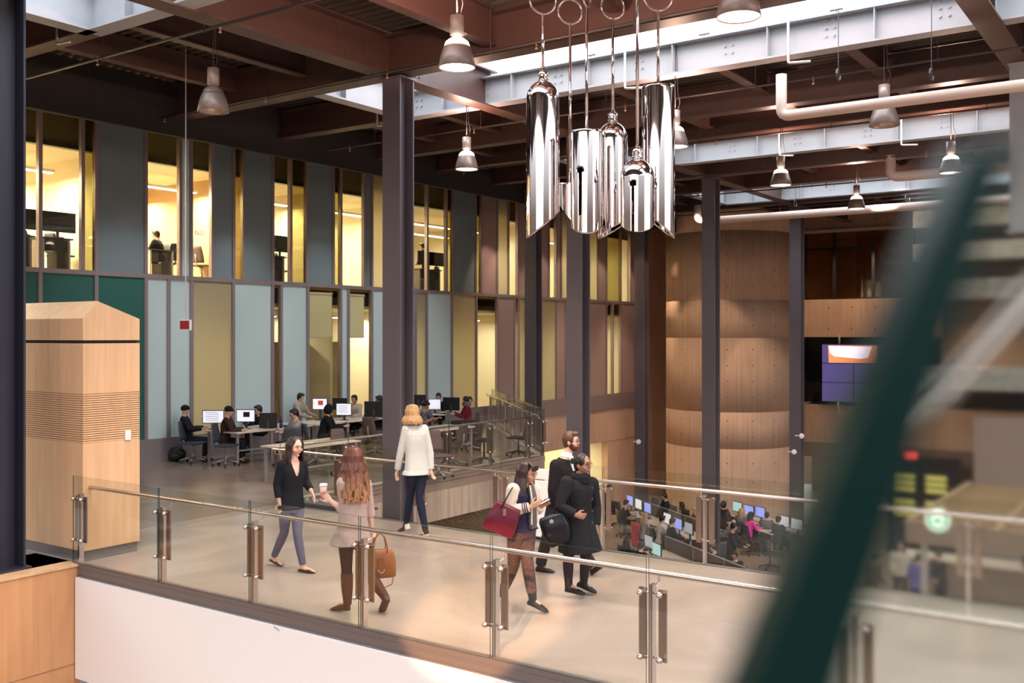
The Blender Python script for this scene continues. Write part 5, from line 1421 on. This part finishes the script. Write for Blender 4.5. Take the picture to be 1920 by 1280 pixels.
hm_blond = hairmat('blonde_hair', (.52, .30, .13)); hm_red = hairmat('auburn_ombre_hair', (.13, .036, .020), (.44, .21, .09), 1.20, 1.52)
V = Vector
# 1 woman in black blouse
p = Pose(553, 12.45)
J = dict(head=p(553.5, 837), neck=p(551, 861), chest=p(548, 893), pelvis=p(546.5, 945), shR=p(529, 871, -.09), shL=p(567, 871, .09), elR=p(519.5, 908, -.08), wrR=p(524, 940, -.10), haR=p(528, 966, -.10),
         elL=p(573, 903, .12), wrL=p(584.5, 921, .05), haL=p(596, 946, .0), knL=p(557.5, 1001, -.05), anL=p(568.5, 1062, -.05), toL=p(591, 1075, -.12), knR=p(533, 998, .10), anR=p(513, 1044, .33), toR=p(528.5, 1062, .22),
         hsR=V((.7, -.7, 0)), hsL=V((.2, -.9, 0)), curlR=.35, curlL=.4)
S = dict(face=(.72, -.62, -.16), hairmat=hm_dkbrown, hair='long', hairlen=.26, top=cloth('black_blouse', (.008, .008, .012), noise=.0), pants=cloth('blue_grey_jeans', (.10, .10, .165), scale=9), shoes=cloth('black_flats', (.012, .01, .012), .4),
         sleeve=.90, g=.88, tex=.016, sex=.018, topname='blouse', cuff=.46, hem=None, seed=3, flat=True)
J['hem'] = p(546, 954); S['hemw'] = .165
r, top, b, H = person(p.loc, TH, J, S, 'woman in black blouse and blue-grey jeans walking at the left of the bridge')
me = top.data; bm = bmesh.new(); bm.from_mesh(me); c = p(559, 862, -.10); vd = V((.60, -.80, 0)); sd = V((.80, .60, 0))
bmesh.ops.delete(bm, geom=[f for f in bm.faces if f.normal.dot(vd) > .15 and 0 < c.z+.02-f.calc_center_median().z < .23 and abs((f.calc_center_median()-c).dot(sd)) < .072*(1-(c.z+.02-f.calc_center_median().z)/.24)**.7], context='FACES')
for _ in range(6):
    bd = [v for v in bm.verts if v.is_boundary]; nw = {}
    for v in bd:
        nb = [e.other_vert(v).co for e in v.link_edges if e.is_boundary]
        if len(nb) == 2: nw[v] = v.co*.4+(nb[0]+nb[1])*.3
    for v, q in nw.items(): v.co = q
bm.to_mesh(me); bm.free()
# 2 redhead
p = Pose(665, 10.6)
J = dict(head=p(662, 859), neck=p(663, 893), chest=p(662, 925), pelvis=p(661, 992), shL=p(642, 905, -.09), shR=p(686, 908, .09), elL=p(646, 957, -.06), wrL=p(620, 939, .02), haL=p(604, 922, .06),
         elR=p(693, 955, .12), wrR=p(697, 987, .12), haR=p(700, 1003, .10), knL=p(650, 1066, .02), anL=p(651.5, 1128, 0), toL=p(621, 1143, .10), knR=p(688, 1070, -.02), anR=p(722, 1119, -.05), toR=p(716, 1150, .02),
         hsL=V((0, .2, 1)), hsR=V((.4, .9, 0)), curlL=-.75, curlR=.9, hem=p(658, 1019))
S = dict(face=(-.55, .83, -.05), hairmat=hm_red, hair='long', hairlen=.41, wave=.026, flare=.062, top=cloth('beige_cardigan', (.38, .28, .26), noise=.06), pants=cloth('dark_brown_leggings', (.035, .02, .02)), shoes=cloth('brown_leather_boots', (.085, .035, .024), .45),
         boot=.86, bootr=.064, sleeve=.72, g=.92, tex=.02, sex=.018, hemw=.235, topname='cardigan', heel=True, seed=5, hs=1.0)
r, top, b, H = person(p.loc, TH, J, S, 'woman with long auburn hair in beige cardigan and tall brown boots')
q = p(606.5, 919, .07)
wq = Matrix.Rotation(TH, 3, 'Z') @ q+V(p.loc)
o = empty('paper_cup', (wq.x, wq.y, wq.z-.055), 0, 'white paper coffee cup with lid held by the auburn-haired woman', 'cup')
bm = bmesh.new(); lathe(bm, [(0, 0), (.030, 0), (.041, .105), (0, .105)], (0, 0, 0), 20); fin('cup_body', bm, flat('pinkish_paper_cup', (.75, .50, .46), .5), o, True)
bm = bmesh.new(); lathe(bm, [(0, .105), (.044, .105), (.045, .113), (.040, .118), (.038, .128), (0, .128)], (0, 0, 0), 20); fin('lid', bm, mat('signwhite'), o, True)
leath = cloth('tan_leather', (.25, .085, .03), .4, .25, 6)
q = p(712, 1052, .08); wq = Matrix.Rotation(TH, 3, 'Z') @ q+V(p.loc)
o = empty('handbag', (wq.x, wq.y, wq.z-.17), TH+.35, 'tan leather handbag with two handles carried by the auburn-haired woman', 'handbag')
bm = bmesh.new(); rings(bm, [ell(V((0, 0, z)), V((1, 0, 0)), V((0, 1, 0)), a_, b_, 24, .45) for z, a_, b_ in ((0, .15, .06), (.01, .17, .075), (.15, .172, .075), (.24, .155, .06), (.29, .13, .03), (.30, .10, .015))]); fin('bag_body', bm, leath, o, True)
for s in (-1, 1):
    bm = bmesh.new(); tube(bm, [(-.07, s*.045, .26), (-.075, s*.04, .33), (-.05, s*.02, .43), (-.0, s*.012, .475), (.05, s*.02, .43), (.075, s*.04, .33), (.07, s*.045, .26)], .007, 8); fin('bag_handle', bm, leath, o, True)
bm = bmesh.new(); box(bm, -.03, -.082, .08, .03, -.074, .22); fin('front_flap', bm, leath, o)
bm = bmesh.new(); tube(bm, [V((0.0+.035*math.cos(a), -.086, .10+.035*math.sin(a))) for a in [PI+PI*i/10 for i in range(11)]], .004, 6); fin('metal_ring', bm, mat('galv'), o, True)
bm = bmesh.new(); tube(bm, [(.15, 0, .26), (.16, -.02, .1), (.13, -.02, -.08), (-.02, -.02, -.14), (-.15, 0, -.02), (-.16, 0, .26)], .006, 6); fin('shoulder_strap', bm, leath, o, True)
# 3 woman in white sweater from behind
p = Pose(780, 14.5)
J = dict(head=p(773, 774), neck=p(777, 793), chest=p(778, 824), pelvis=p(781, 880), shL=p(762, 804, -.07), shR=p(795, 804, .07), elL=p(752.5, 842, -.04), wrL=p(745, 881, .02), haL=p(743, 900, .04),
         elR=p(805.5, 845, .06), wrR=p(808, 881, .02), haR=p(814, 901, -.02), knL=p(769.5, 930, .1), anL=p(761, 984, .22), toL=p(745.5, 998, .32), knR=p(786, 932, -.02), anR=p(798.5, 997, -.08), toR=p(776.5, 1008.5, .03),
         hsL=V((.5, .8, 0)), hsR=V((.5, .8, 0)), curlL=.35, curlR=.35, hem=p(780, 889))
S = dict(face=(-.25, .96, -.05), hairmat=hm_blond, hair='bob', hairlen=.125, top=cloth('off_white_knit', (.55, .545, .51), noise=.04), pants=cloth('dark_navy_jeans', (.014, .017, .035)), shoes=cloth('dark_brown_ankle_boots', (.05, .022, .02), .4),
         shoe2=cloth('white_leather', (.7, .66, .62), .5), boot=.22, bootr=.042, sleeve=1.0, g=.93, tex=.024, sex=.020, hemw=.20, heel=True, topname='sweater', seed=9)
person(p.loc, TH, J, S, 'blonde woman in off-white sweater and navy jeans seen from behind')
# 4 woman in varsity jacket
p = Pose(982, 10.65)
J = dict(head=p(988, 887), neck=p(983, 912), chest=p(979, 935), pelvis=p(978, 990), shR=p(962, 918, -.11), shL=p(1001, 918, .11), elR=p(957, 958, -.14), wrR=p(994, 950, -.16), haR=p(1013, 942, -.14),
         elL=p(1003, 958, .10), wrL=p(1015, 949, .0), haL=p(1027, 939, -.05), knL=p(988, 1048, -.05), anL=p(999, 1122, -.05), toL=p(1027, 1149, -.12), knR=p(963, 1058, .10), anR=p(943, 1108, .32), toR=p(953, 1128, .30),
         hsR=V((.2, .3, -.9)), hsL=V((.2, .3, -.9)), curlR=.6, curlL=-.5, hem=p(980, 984))
S = dict(face=(.88, -.42, -.10), skin='tan', hairmat=hm_dkbrown, hair='long', hairlen=.30, flare=.035, top=cloth('cream_wool', (.60, .50, .42), noise=.03), pants=cloth('brown_marl_joggers', (.075, .045, .045), noise=.4, scale=60), shoes=cloth('black_lace_boots', (.012, .012, .014), .35),
         boot=.20, bootr=.05, pcut=.84, sleeve=1.0, g=.92, tex=.020, sex=.026, hemw=.14, topname='varsity_jacket', glasses=True, seed=11, pex=.018, cuff=.5)
r, top, b, H = person(p.loc, TH, J, S, 'woman in cream and navy varsity jacket with glasses holding a phone')
bm = bmesh.new(); torso(bm, J, .92, .028, neck=False, hem=p(981, 992), hemw=.175); jb = fuse('jacket_body', bm, cloth('navy_satin', (.012, .010, .035), .5), r, .008)
ff = V((.85, -.5, 0)).normalized(); fs_ = V((.5, .85, 0)).normalized(); cc = J['chest']
bm = bmesh.new(); rings(bm, [[cc+ff*y+fs_*x+V((0, 0, z)) for x, y in ((-w_, .09), (w_, .09), (w_, d_), (-w_, d_))] for z, w_, d_ in ((.15, .03, .125), (.05, .045, .152), (-.12, .05, .15), (-.30, .05, .155))]); fin('open_front', bm, cloth('grey_hoodie', (.10, .09, .10)), jb)
for s in (-1, 1):
    bm = bmesh.new(); tube(bm, [cc+ff*.12+fs_*s*.045+V((0, 0, .16)), cc+ff*.150+fs_*s*.055+V((0, 0, .03)), cc+ff*.150+fs_*s*.06+V((0, 0, -.25))], .010, 6); fin('white_piping', bm, cloth('cream_wool', None), jb)
hc = J['head']; bm = bmesh.new()
for k in range(9):
    s = -.06+.015*k; tube(bm, [hc+H @ V((s*.5, .03, .115)), hc+H @ V((s, .085, .085)), hc+H @ V((s*1.1, .098, .045))], [.014, .013, .006], 6, round_ends=True)
fuse('fringe', bm, hm_dkbrown, r, .006, 1)
for q, s in ((J['wrR'], -1),):
    dv = (J['wrR']-J['elR']).normalized()
    for k in range(3):
        bm = bmesh.new(); c = q-dv*(.03+.022*k); u_, v_ = frame_of(dv)
        rings(bm, [[c+dv*o_+(u_*math.cos(a)+v_*math.sin(a))*(.062) for a in [2*PI*i/14 for i in range(14)]] for o_ in (-.005, .005)]); fin('cuff_stripe', bm, cloth('navy_satin', None), top)
wq = Matrix.Rotation(TH, 3, 'Z') @ p(1022, 941, -.12)+V(p.loc)
o = empty('phone', wq, TH, 'dark phone held in both hands by the woman in the varsity jacket', 'phone')
Mx = Matrix.Rotation(-.5, 4, 'Y'); bm = bmesh.new(); cbox(bm, (0, 0, 0), (.13, .07, .009), 0, Mx); fin('phone_case', bm, mat('black'), o, bev=.003)
bm = bmesh.new(); cbox(bm, (0, 0, .006), (.115, .062, .002), 0, Mx); fin('screen', bm, mat('screeng'), o)
wine = cloth('burgundy_leather', (.085, .008, .02), .35, .15, 5)
q = p(943, 973, -.22); wq = Matrix.Rotation(TH, 3, 'Z') @ q+V(p.loc)
o = empty('shoulder_bag', wq, TH, 'burgundy leather shoulder bag of the woman in the varsity jacket', 'bag')
Rb = Matrix.Rotation(.42, 3, 'Y')
bm = bmesh.new(); rings(bm, [[Rb @ w_ for w_ in ell(V((0, 0, z)), V((1, 0, 0)), V((0, 1, 0)), a_, b_, 20, .4)] for z, a_, b_ in ((-.15, .17, .06), (-.14, .18, .07), (0, .165, .065), (.13, .14, .04), (.16, .13, .02))]); fin('bag_body', bm, wine, o, True)
bm = bmesh.new(); tube(bm, [(-.02, -.04, .12), (.08, -.02, .30), (.11, .08, .335), (.16, .15, .28), (.13, .06, .10)], .008, 6); fin('bag_strap', bm, cloth('dark_leather_strap', (.03, .01, .015), .4), o, True)
bm = bmesh.new(); box(bm, .0, -.08, .05, .035, -.068, .12); fin('buckle', bm, mat('brass'), o)
# 5 bearded man in suit
p = Pose(1058, 12.25)
J = dict(head=p(1071, 827), neck=p(1062, 855), chest=p(1056, 890), pelvis=p(1050, 950), shR=p(1042, 872, -.13), shL=p(1078, 868, .13), elR=p(1036, 918, -.16), wrR=p(1040, 956, -.10), haR=p(1047, 975, -.05),
         elL=p(1088, 915, .18), wrL=p(1092, 950, .15), haL=p(1096, 968, .12), knR=p(1024, 1014, .05), anR=p(1013, 1060, .18), toR=p(1040, 1075, .12), knL=p(1082, 1010, -.02), anL=p(1113, 1065, -.02), toL=p(1137, 1060, -.12),
         hsR=V((.3, -.9, 0)), hsL=V((.3, -.9, 0)), hem=p(1050, 985))
S = dict(face=(.93, -.36, -.02), fem=False, hairmat=hm_brown, hair='short', top=cloth('charcoal_suit', (.011, .009, .011), noise=.1), pants=cloth('dark_suit_trousers', (.026, .02, .02)), shoes=cloth('polished_dark_shoes', (.02, .012, .016), .25),
         sleeve=1.0, g=1.0, tex=.022, sex=.02, hemw=.215, topname='suit_jacket', glasses=True, cuff=.62, pex=.016, collar=False, seed=13)
r, top, b, H = person(p.loc, TH, J, S, 'tall bearded man in dark suit and white shirt with glasses')
hc = J['head']; bm = bmesh.new(); ellipsoid(bm, hc+H @ V((0, .035, -.080)), (.056, .062, .042), H); ellipsoid(bm, hc+H @ V((0, .088, -.042)), (.026, .010, .007), H)
for s in (-1, 1): ellipsoid(bm, hc+H @ V((s*.062, .02, -.05)), (.012, .03, .04), H)
fuse('beard', bm, cloth('short_brown_beard', (.07, .025, .016)), b, .006)
bm = bmesh.new(); n_ = J['neck']; tube(bm, [n_-V((0, 0, .01)), n_+V((.012, -.004, .055))], [.074, .062], 14)
cc = n_+V((.07, -.05, -.05)); tube(bm, [n_+V((.05, -.035, 0)), cc+V((.02, -.03, -.12))], [.035, .018], 8); fuse('shirt_collar', bm, cloth('white_shirt', (.72, .68, .68), noise=.02), r, .007)
# 6 woman in dark wool coat
p = Pose(1085, 11.25)
J = dict(head=p(1092, 870), neck=p(1088, 895), chest=p(1084, 925), pelvis=p(1084, 980), shR=p(1063, 905, -.12), shL=p(1110, 906, .12), elR=p(1050, 950, -.20), wrR=p(1079, 965, -.24), haR=p(1094, 968, -.22),
         elL=p(1117, 950, .14), wrL=p(1117, 985, .06), haL=p(1118, 1003, .04), knR=p(1065, 1048, -.02), anR=p(1066, 1096, -.02), toR=p(1097, 1116, -.12), knL=p(1098, 1048, .08), anL=p(1094, 1094, .12), toL=p(1118, 1113, .05),
         hsR=V((.1, .2, -1)), hsL=V((.4, -.9, 0)), curlR=.7, hem=p(1088, 1032))
S = dict(face=(.80, -.58, -.05), skin='brown', hairmat=hm_black, hair='bun', top=cloth('black_boucle_wool', (.011, .011, .014), noise=.6, scale=140, bump=.6), pants=cloth('plum_black_leggings', (.025, .014, .022)), shoes=cloth('black_leather_shoes', (.012, .012, .014), .25),
         boot=.5, bootr=.05, sleeve=1.0, g=.95, tex=.034, sex=.030, hemw=.25, topname='wool_coat', glasses=True, collar=False, seed=17)
r, top, b, H = person(p.loc, TH, J, S, 'woman in long black wool coat and glasses with tied-back black hair')
n_ = J['neck']; bm = bmesh.new(); lathe(bm, [(.055, -.06), (.115, -.055), (.118, .02), (.098, .062), (.070, .058), (.060, .0), (.055, -.06)], n_+V((0, 0, .0)), 18); fuse('coat_collar', bm, S['top'], top, .008)
ff = V((.8, -.6, 0)); cc = J['chest']
for k in range(4):
    bm = bmesh.new(); lathe(bm, [(0, .006), (.013, .005), (.014, 0)], cc+ff*.152+V((.03, .0, .08-.13*k)), 10, 0, axis=ff); fin('coat_button', bm, mat('darkgrey'), top)
q = p(1042, 992, -.22); wq = Matrix.Rotation(TH, 3, 'Z') @ q+V(p.loc)
o = empty('tote_bag', wq, TH, 'black tote bag under the arm of the woman in the wool coat', 'bag')
Rb = Matrix.Rotation(-.35, 3, 'Y'); bm = bmesh.new(); rings(bm, [[Rb @ w_ for w_ in ell(V((0, 0, z)), V((1, 0, 0)), V((0, 1, 0)), a_, b_, 18, .5)] for z, a_, b_ in ((-.17, .12, .05), (0, .16, .07), (.13, .15, .05), (.17, .13, .02))]); fin('bag_body', bm, cloth('black_leather', (.01, .01, .014), .35), o, True)
bm = bmesh.new(); tube(bm, [(-.04, 0, .12), (.02, .0, .30), (.10, .06, .42), (.15, .08, .3), (.08, 0, .1)], .009, 6); fin('bag_strap', bm, cloth('black_leather', None), o, True)
bm = bmesh.new(); lathe(bm, [(0, .004), (.022, .003), (.024, 0)], (-.05, -.07, .10), 12, 0, axis=(0, -1, 0)); fin('round_badge', bm, mat('galv'), o)

# seated students ---------------------------------------------------------------
def seated(px, py, D, ang, lab, top, hairk='short', hm=None, skn='fair', pants=None, z=0.0, lean=.08, hz=None, fem=False, stand=False, reach=.42, headdown=-.25, hat=None, glasses_=False, group=None, sleeve=1.0, vox=.018):
    "ang: facing angle in the camera frame, 0 = right, 90 = away"
    pw = W(px, py, D); hz = pw.z-z
    rz = TH+math.radians(ang)-PI/2
    k = hz/1.19 if not stand else hz/1.62
    k = max(.8, min(1.12, k))
    if stand: ph, hips = .93*k, 0
    else: ph = .53
    nk = hz-.14
    L = dict(head=V((0, lean+.03, hz)), neck=V((0, lean-.01, nk)), chest=V((0, lean*.6, ph+(nk-ph)*.62)), pelvis=V((0, 0, ph)), shL=V((-.165, lean, nk-.05)), shR=V((.165, lean, nk-.05)))
    for q, s in (('L', -1), ('R', 1)):
        if stand: L['el'+q] = V((s*.21, lean+.0, nk-.33)); L['wr'+q] = V((s*.17, lean+.20, nk-.45)); L['ha'+q] = V((s*.14, lean+.27, nk-.45))
        else: L['el'+q] = V((s*.21, lean+.14, nk-.30)); L['wr'+q] = V((s*.15, lean+reach*.85, max(nk-.34, .77))); L['ha'+q] = V((s*.12, lean+reach*.85+.07, max(nk-.35, .76)))
        if stand: L['kn'+q] = V((s*.10, .03, .50*k)); L['an'+q] = V((s*.10, -.02, .09)); L['to'+q] = V((s*.12, .16, 0))
        else: L['kn'+q] = V((s*.13, .42, .50)); L['an'+q] = V((s*.13, .38, .09)); L['to'+q] = V((s*.14, .56, 0))
    dx = V((0, lean+.03, 0)); R3 = Matrix.Rotation(rz, 3, 'Z'); off = R3 @ dx
    S = dict(face=(0, 1, headdown), skin=skn, hairmat=hm or hm_black, hair=hat or hairk, top=top, pants=pants or cloth('dark_trousers', (.012, .012, .018)), shoes=cloth('dark_shoes', (.02, .018, .02)), vox=vox, fem=fem, g=.98, tex=.02, sleeve=sleeve, glasses=glasses_, hairlen=.25)
    if hat: S['hairmat'] = cloth('black_hat', (.01, .01, .012)) if hat != 'hood' else top
    return person((pw.x-off.x, pw.y-off.y, z), rz, L, S, lab, group)
ck = lambda n, c: cloth(n, c)
blk = ck('black_cotton', (.01, .01, .013))
seated(348, 769, 23.3, 10, 'man in black jacket and black beanie leaning back, leftmost at the desks', blk, hat='beanie', lean=-.08, reach=.5, headdown=-.1)
seated(429, 771, 23.0, 5, 'man in dark brown jacket and black cap typing at the desk end', ck('dark_brown_jacket', (.045, .02, .014)), hat='cap', lean=.06)
seated(552, 776, 22.6, 215, 'student in grey sweater vest and white collar with glasses', ck('grey_sweater', (.30, .28, .27)), glasses_=True, lean=.05, headdown=-.35)
seated(564, 745, 26.2, -20, 'man in beige sweater leaning over papers by the glazing', ck('beige_sweater', (.36, .32, .26)), lean=.15, hm=hm_dkbrown)
seated(617, 768, 24.0, 0, 'student in black hooded top reaching for the mouse', blk, hat='hood', lean=.12, reach=.5)
seated(664, 748, 27.2, 250, 'student looking over a monitor left of the big column', ck('pale_top', (.5, .42, .36)), skn='tan', headdown=-.1)
seated(711, 749, 27.2, 205, 'bearded student in black sweater with glasses beside the big column', blk, skn='brown', glasses_=True, headdown=-.3)
seated(798, 759, 26.4, -25, 'student in grey shirt bent over a notebook right of the big column', ck('slate_shirt', (.10, .10, .13)), skn='tan', lean=.28, headdown=-.9, sleeve=.45)
seated(822, 744, 29.3, 260, 'head of a student behind a monitor right of the big column', blk, skn='tan')
gr = seated(873, 751, 27.8, 190, 'girl with ponytail in red cardigan and grey scarf', ck('dark_red_cardigan', (.16, .015, .025)), 'pony', lean=.03, fem=True, headdown=-.3)
seated(484, 768, 25.2, 220, 'dark head of a student behind the monitors right of the capped man', blk)
bm = bmesh.new(); lathe(bm, [(.06, -.10), (.13, -.09), (.135, -.02), (.10, .04), (.07, .03), (.06, -.10)], (0, .03, 1.07), 16); fuse('scarf', bm, cloth('grey_plaid_scarf', (.16, .13, .13), noise=.5, scale=30), gr[0], .02)
LH = [
 (1142, 914, 36.5, 0, 'student in dark top standing behind the railing post, lower hall', blk, dict(stand=True, skn='tan')),
 (1174, 943, 34.4, 0, 'student in black tee typing, far left of the lower hall', blk, dict(sleeve=.45)),
 (1246, 931, 35.3, 195, 'student in navy sweater facing left before the concrete drum', ck('navy_sweater', (.02, .025, .05)), dict(stand=False)),
 (1277, 947, 34.0, 190, 'student in blue and white top with black hair, chin on hand', ck('white_blue_top', (.45, .45, .52)), dict(fem=True, hairk='long')),
 (1303, 957, 33.2, 190, 'small child with light red hair in the lower hall', ck('dark_top', (.03, .03, .04)), dict(hm=hm_blond)),
 (1211, 968, 31.7, 10, 'blonde woman in grey top in the lower hall', ck('grey_top', (.32, .29, .28)), dict(hm=hm_blond, hairk='bob', fem=True)),
 (1242, 973, 30.9, 5, 'student in white shirt leaning to the screen, lower hall', ck('white_shirt', (.72, .68, .68)), dict()),
 (1261, 978, 30.4, 5, 'student in black jacket beside the white shirt, lower hall', blk, dict()),
 (1176, 1014, 28.4, 20, 'woman with long black hair seen from behind near the footbridge edge', blk, dict(hairk='long', fem=True)),
 (1203, 1024, 27.8, 30, 'student in black with bright paper near the footbridge edge', blk, dict()),
 (1337, 1027, 27.0, 190, 'student in dark top bent down beside the big railing post', blk, dict(lean=.2)),
 (1357, 946, 33.6, 40, 'student in dark hooded parka right of the drum column', ck('dark_parka', (.03, .025, .022)), dict(hat='hood')),
 (1367, 977, 31.3, 150, 'student in black cap and grey top, lower hall', ck('grey_shirt', (.13, .12, .12)), dict(hat='cap')),
 (1376, 988, 27.6, -30, 'young man in dark coat over burgundy shirt sitting upright', ck('dark_coat', (.014, .014, .02)), dict(skn='tan', hz=1.3)),
 (1377, 1041, 26.0, 235, 'man in dark suit with glasses near the footbridge edge', ck('dark_suit', (.012, .012, .016)), dict(glasses_=True, skn='tan')),
 (1391, 959, 32.6, 50, 'long-haired blonde in grey coat, lower hall', ck('grey_coat', (.12, .12, .14)), dict(hm=hm_blond, hairk='long', fem=True)),
 (1408, 966, 32.0, 15, 'child in bright pink jacket, lower hall', ck('pink_jacket', (.85, .04, .38)), dict(fem=True, hairk='long')),
 (1438, 966, 32.0, 60, 'student in grey seen from behind right of the pink jacket', ck('grey_coat', None), dict()),
 (1460, 974, 31.2, 35, 'student in slate jacket before the last white screens', ck('slate_jacket', (.06, .06, .075)), dict(skn='fair')),
 (1529, 962, 32.0, 190, 'dim figure sitting behind the last white screen', blk, dict()),
 (1688, 1024, 25.0, 250, 'blurred person in white coat over yellow top at the cafe', ck('white_coat', (.55, .5, .46)), dict(stand=True, fem=True, hairk='long')),
 (1722, 1045, 24.6, 60, 'blurred person in blue at the cafe', ck('blue_top', (.08, .08, .28)), dict(stand=True)),
 (1758, 1040, 24.4, 200, 'blurred person in black at the cafe', blk, dict(stand=True)),
 (1640, 1045, 24.8, 20, 'blurred person in brown left of the cafe group', ck('brown_top', (.12, .07, .05)), dict(stand=True))]
for px, py, D, ang, lb, tp, kw in LH:
    kw = dict(kw); kw.pop('hz', None)
    if kw.get('stand') and px > 1600: D = DZ(py, ZL+1.62)
    seated(px, py, D, ang, lb, tp, z=ZL, vox=.024, **kw)
# girl's scarf, worn: a ring of cloth
# upper office people
for px, lb in ((292, 'person sitting behind the rail in the third upper window'), (792, 'person in dark top standing behind the upper window right of the big column')):
    X = -21.6; D = DX(px, X); seated(px, 440 if px < 500 else 462, D, 180, lb, blk, z=4.33, vox=.024, stand=px > 500)

# ------------------------------------------------------------------ glass guard right beside the camera
def cam_pt(px, py, D): return W(px, py, D)
o = empty('stair_guard', cam_pt(1700, 1600, .36), TH, 'thick green-edged glass guard of the stair, blurred close to the lens', 'glass guard')
M0 = Matrix.Translation(-V(o.location)); R0 = Matrix.Rotation(-TH, 4, 'Z')
def loc_(p): return (R0 @ (M0 @ p.to_4d())).to_3d()
def prism(name, front, D1, D2, m, par):
    bm = bmesh.new()
    a = [bm.verts.new(loc_(cam_pt(px, py, D1))) for px, py in front]
    th = D2-D1
    n = len(front); fwd = V((0, th, 0))
    b_ = [bm.verts.new(v.co+fwd) for v in a]
    bm.faces.new(a); bm.faces.new(b_[::-1])
    for i in range(n): bm.faces.new((a[i], b_[i], b_[(i+1) % n], a[(i+1) % n]))
    return fin(name, bm, m, par)
prism('glass_sheet', [(1868, 240), (2300, 240), (2300, 1500), (1400, 1500)], .350, .358, mat('nearglass') if 'nearglass' in M_ else mat('glass'), o)
prism('glass_edge', [(1812, 275), (1900, 275), (1515, 1500), (1300, 1500)], .348, .37, M_.setdefault('deepgreen', flat('deep_green_glass_edge', (.0005, .013, .012), .35, spec=.2)), o)
o = empty('reflection_bar', cam_pt(2000, 470, .62), 0, 'pale bar in place of a blurred handrail reflection at the right edge', 'handrail')
q = V(o.location); bm = bmesh.new(); tube(bm, [V((0, 0, 0)), cam_pt(1610, 915, .55)-q], [.008, .004], 12, round_ends=True); fin('bar_tube', bm, mat('rail'), o, True)  # thin tube added to draw the pale handrail reflection
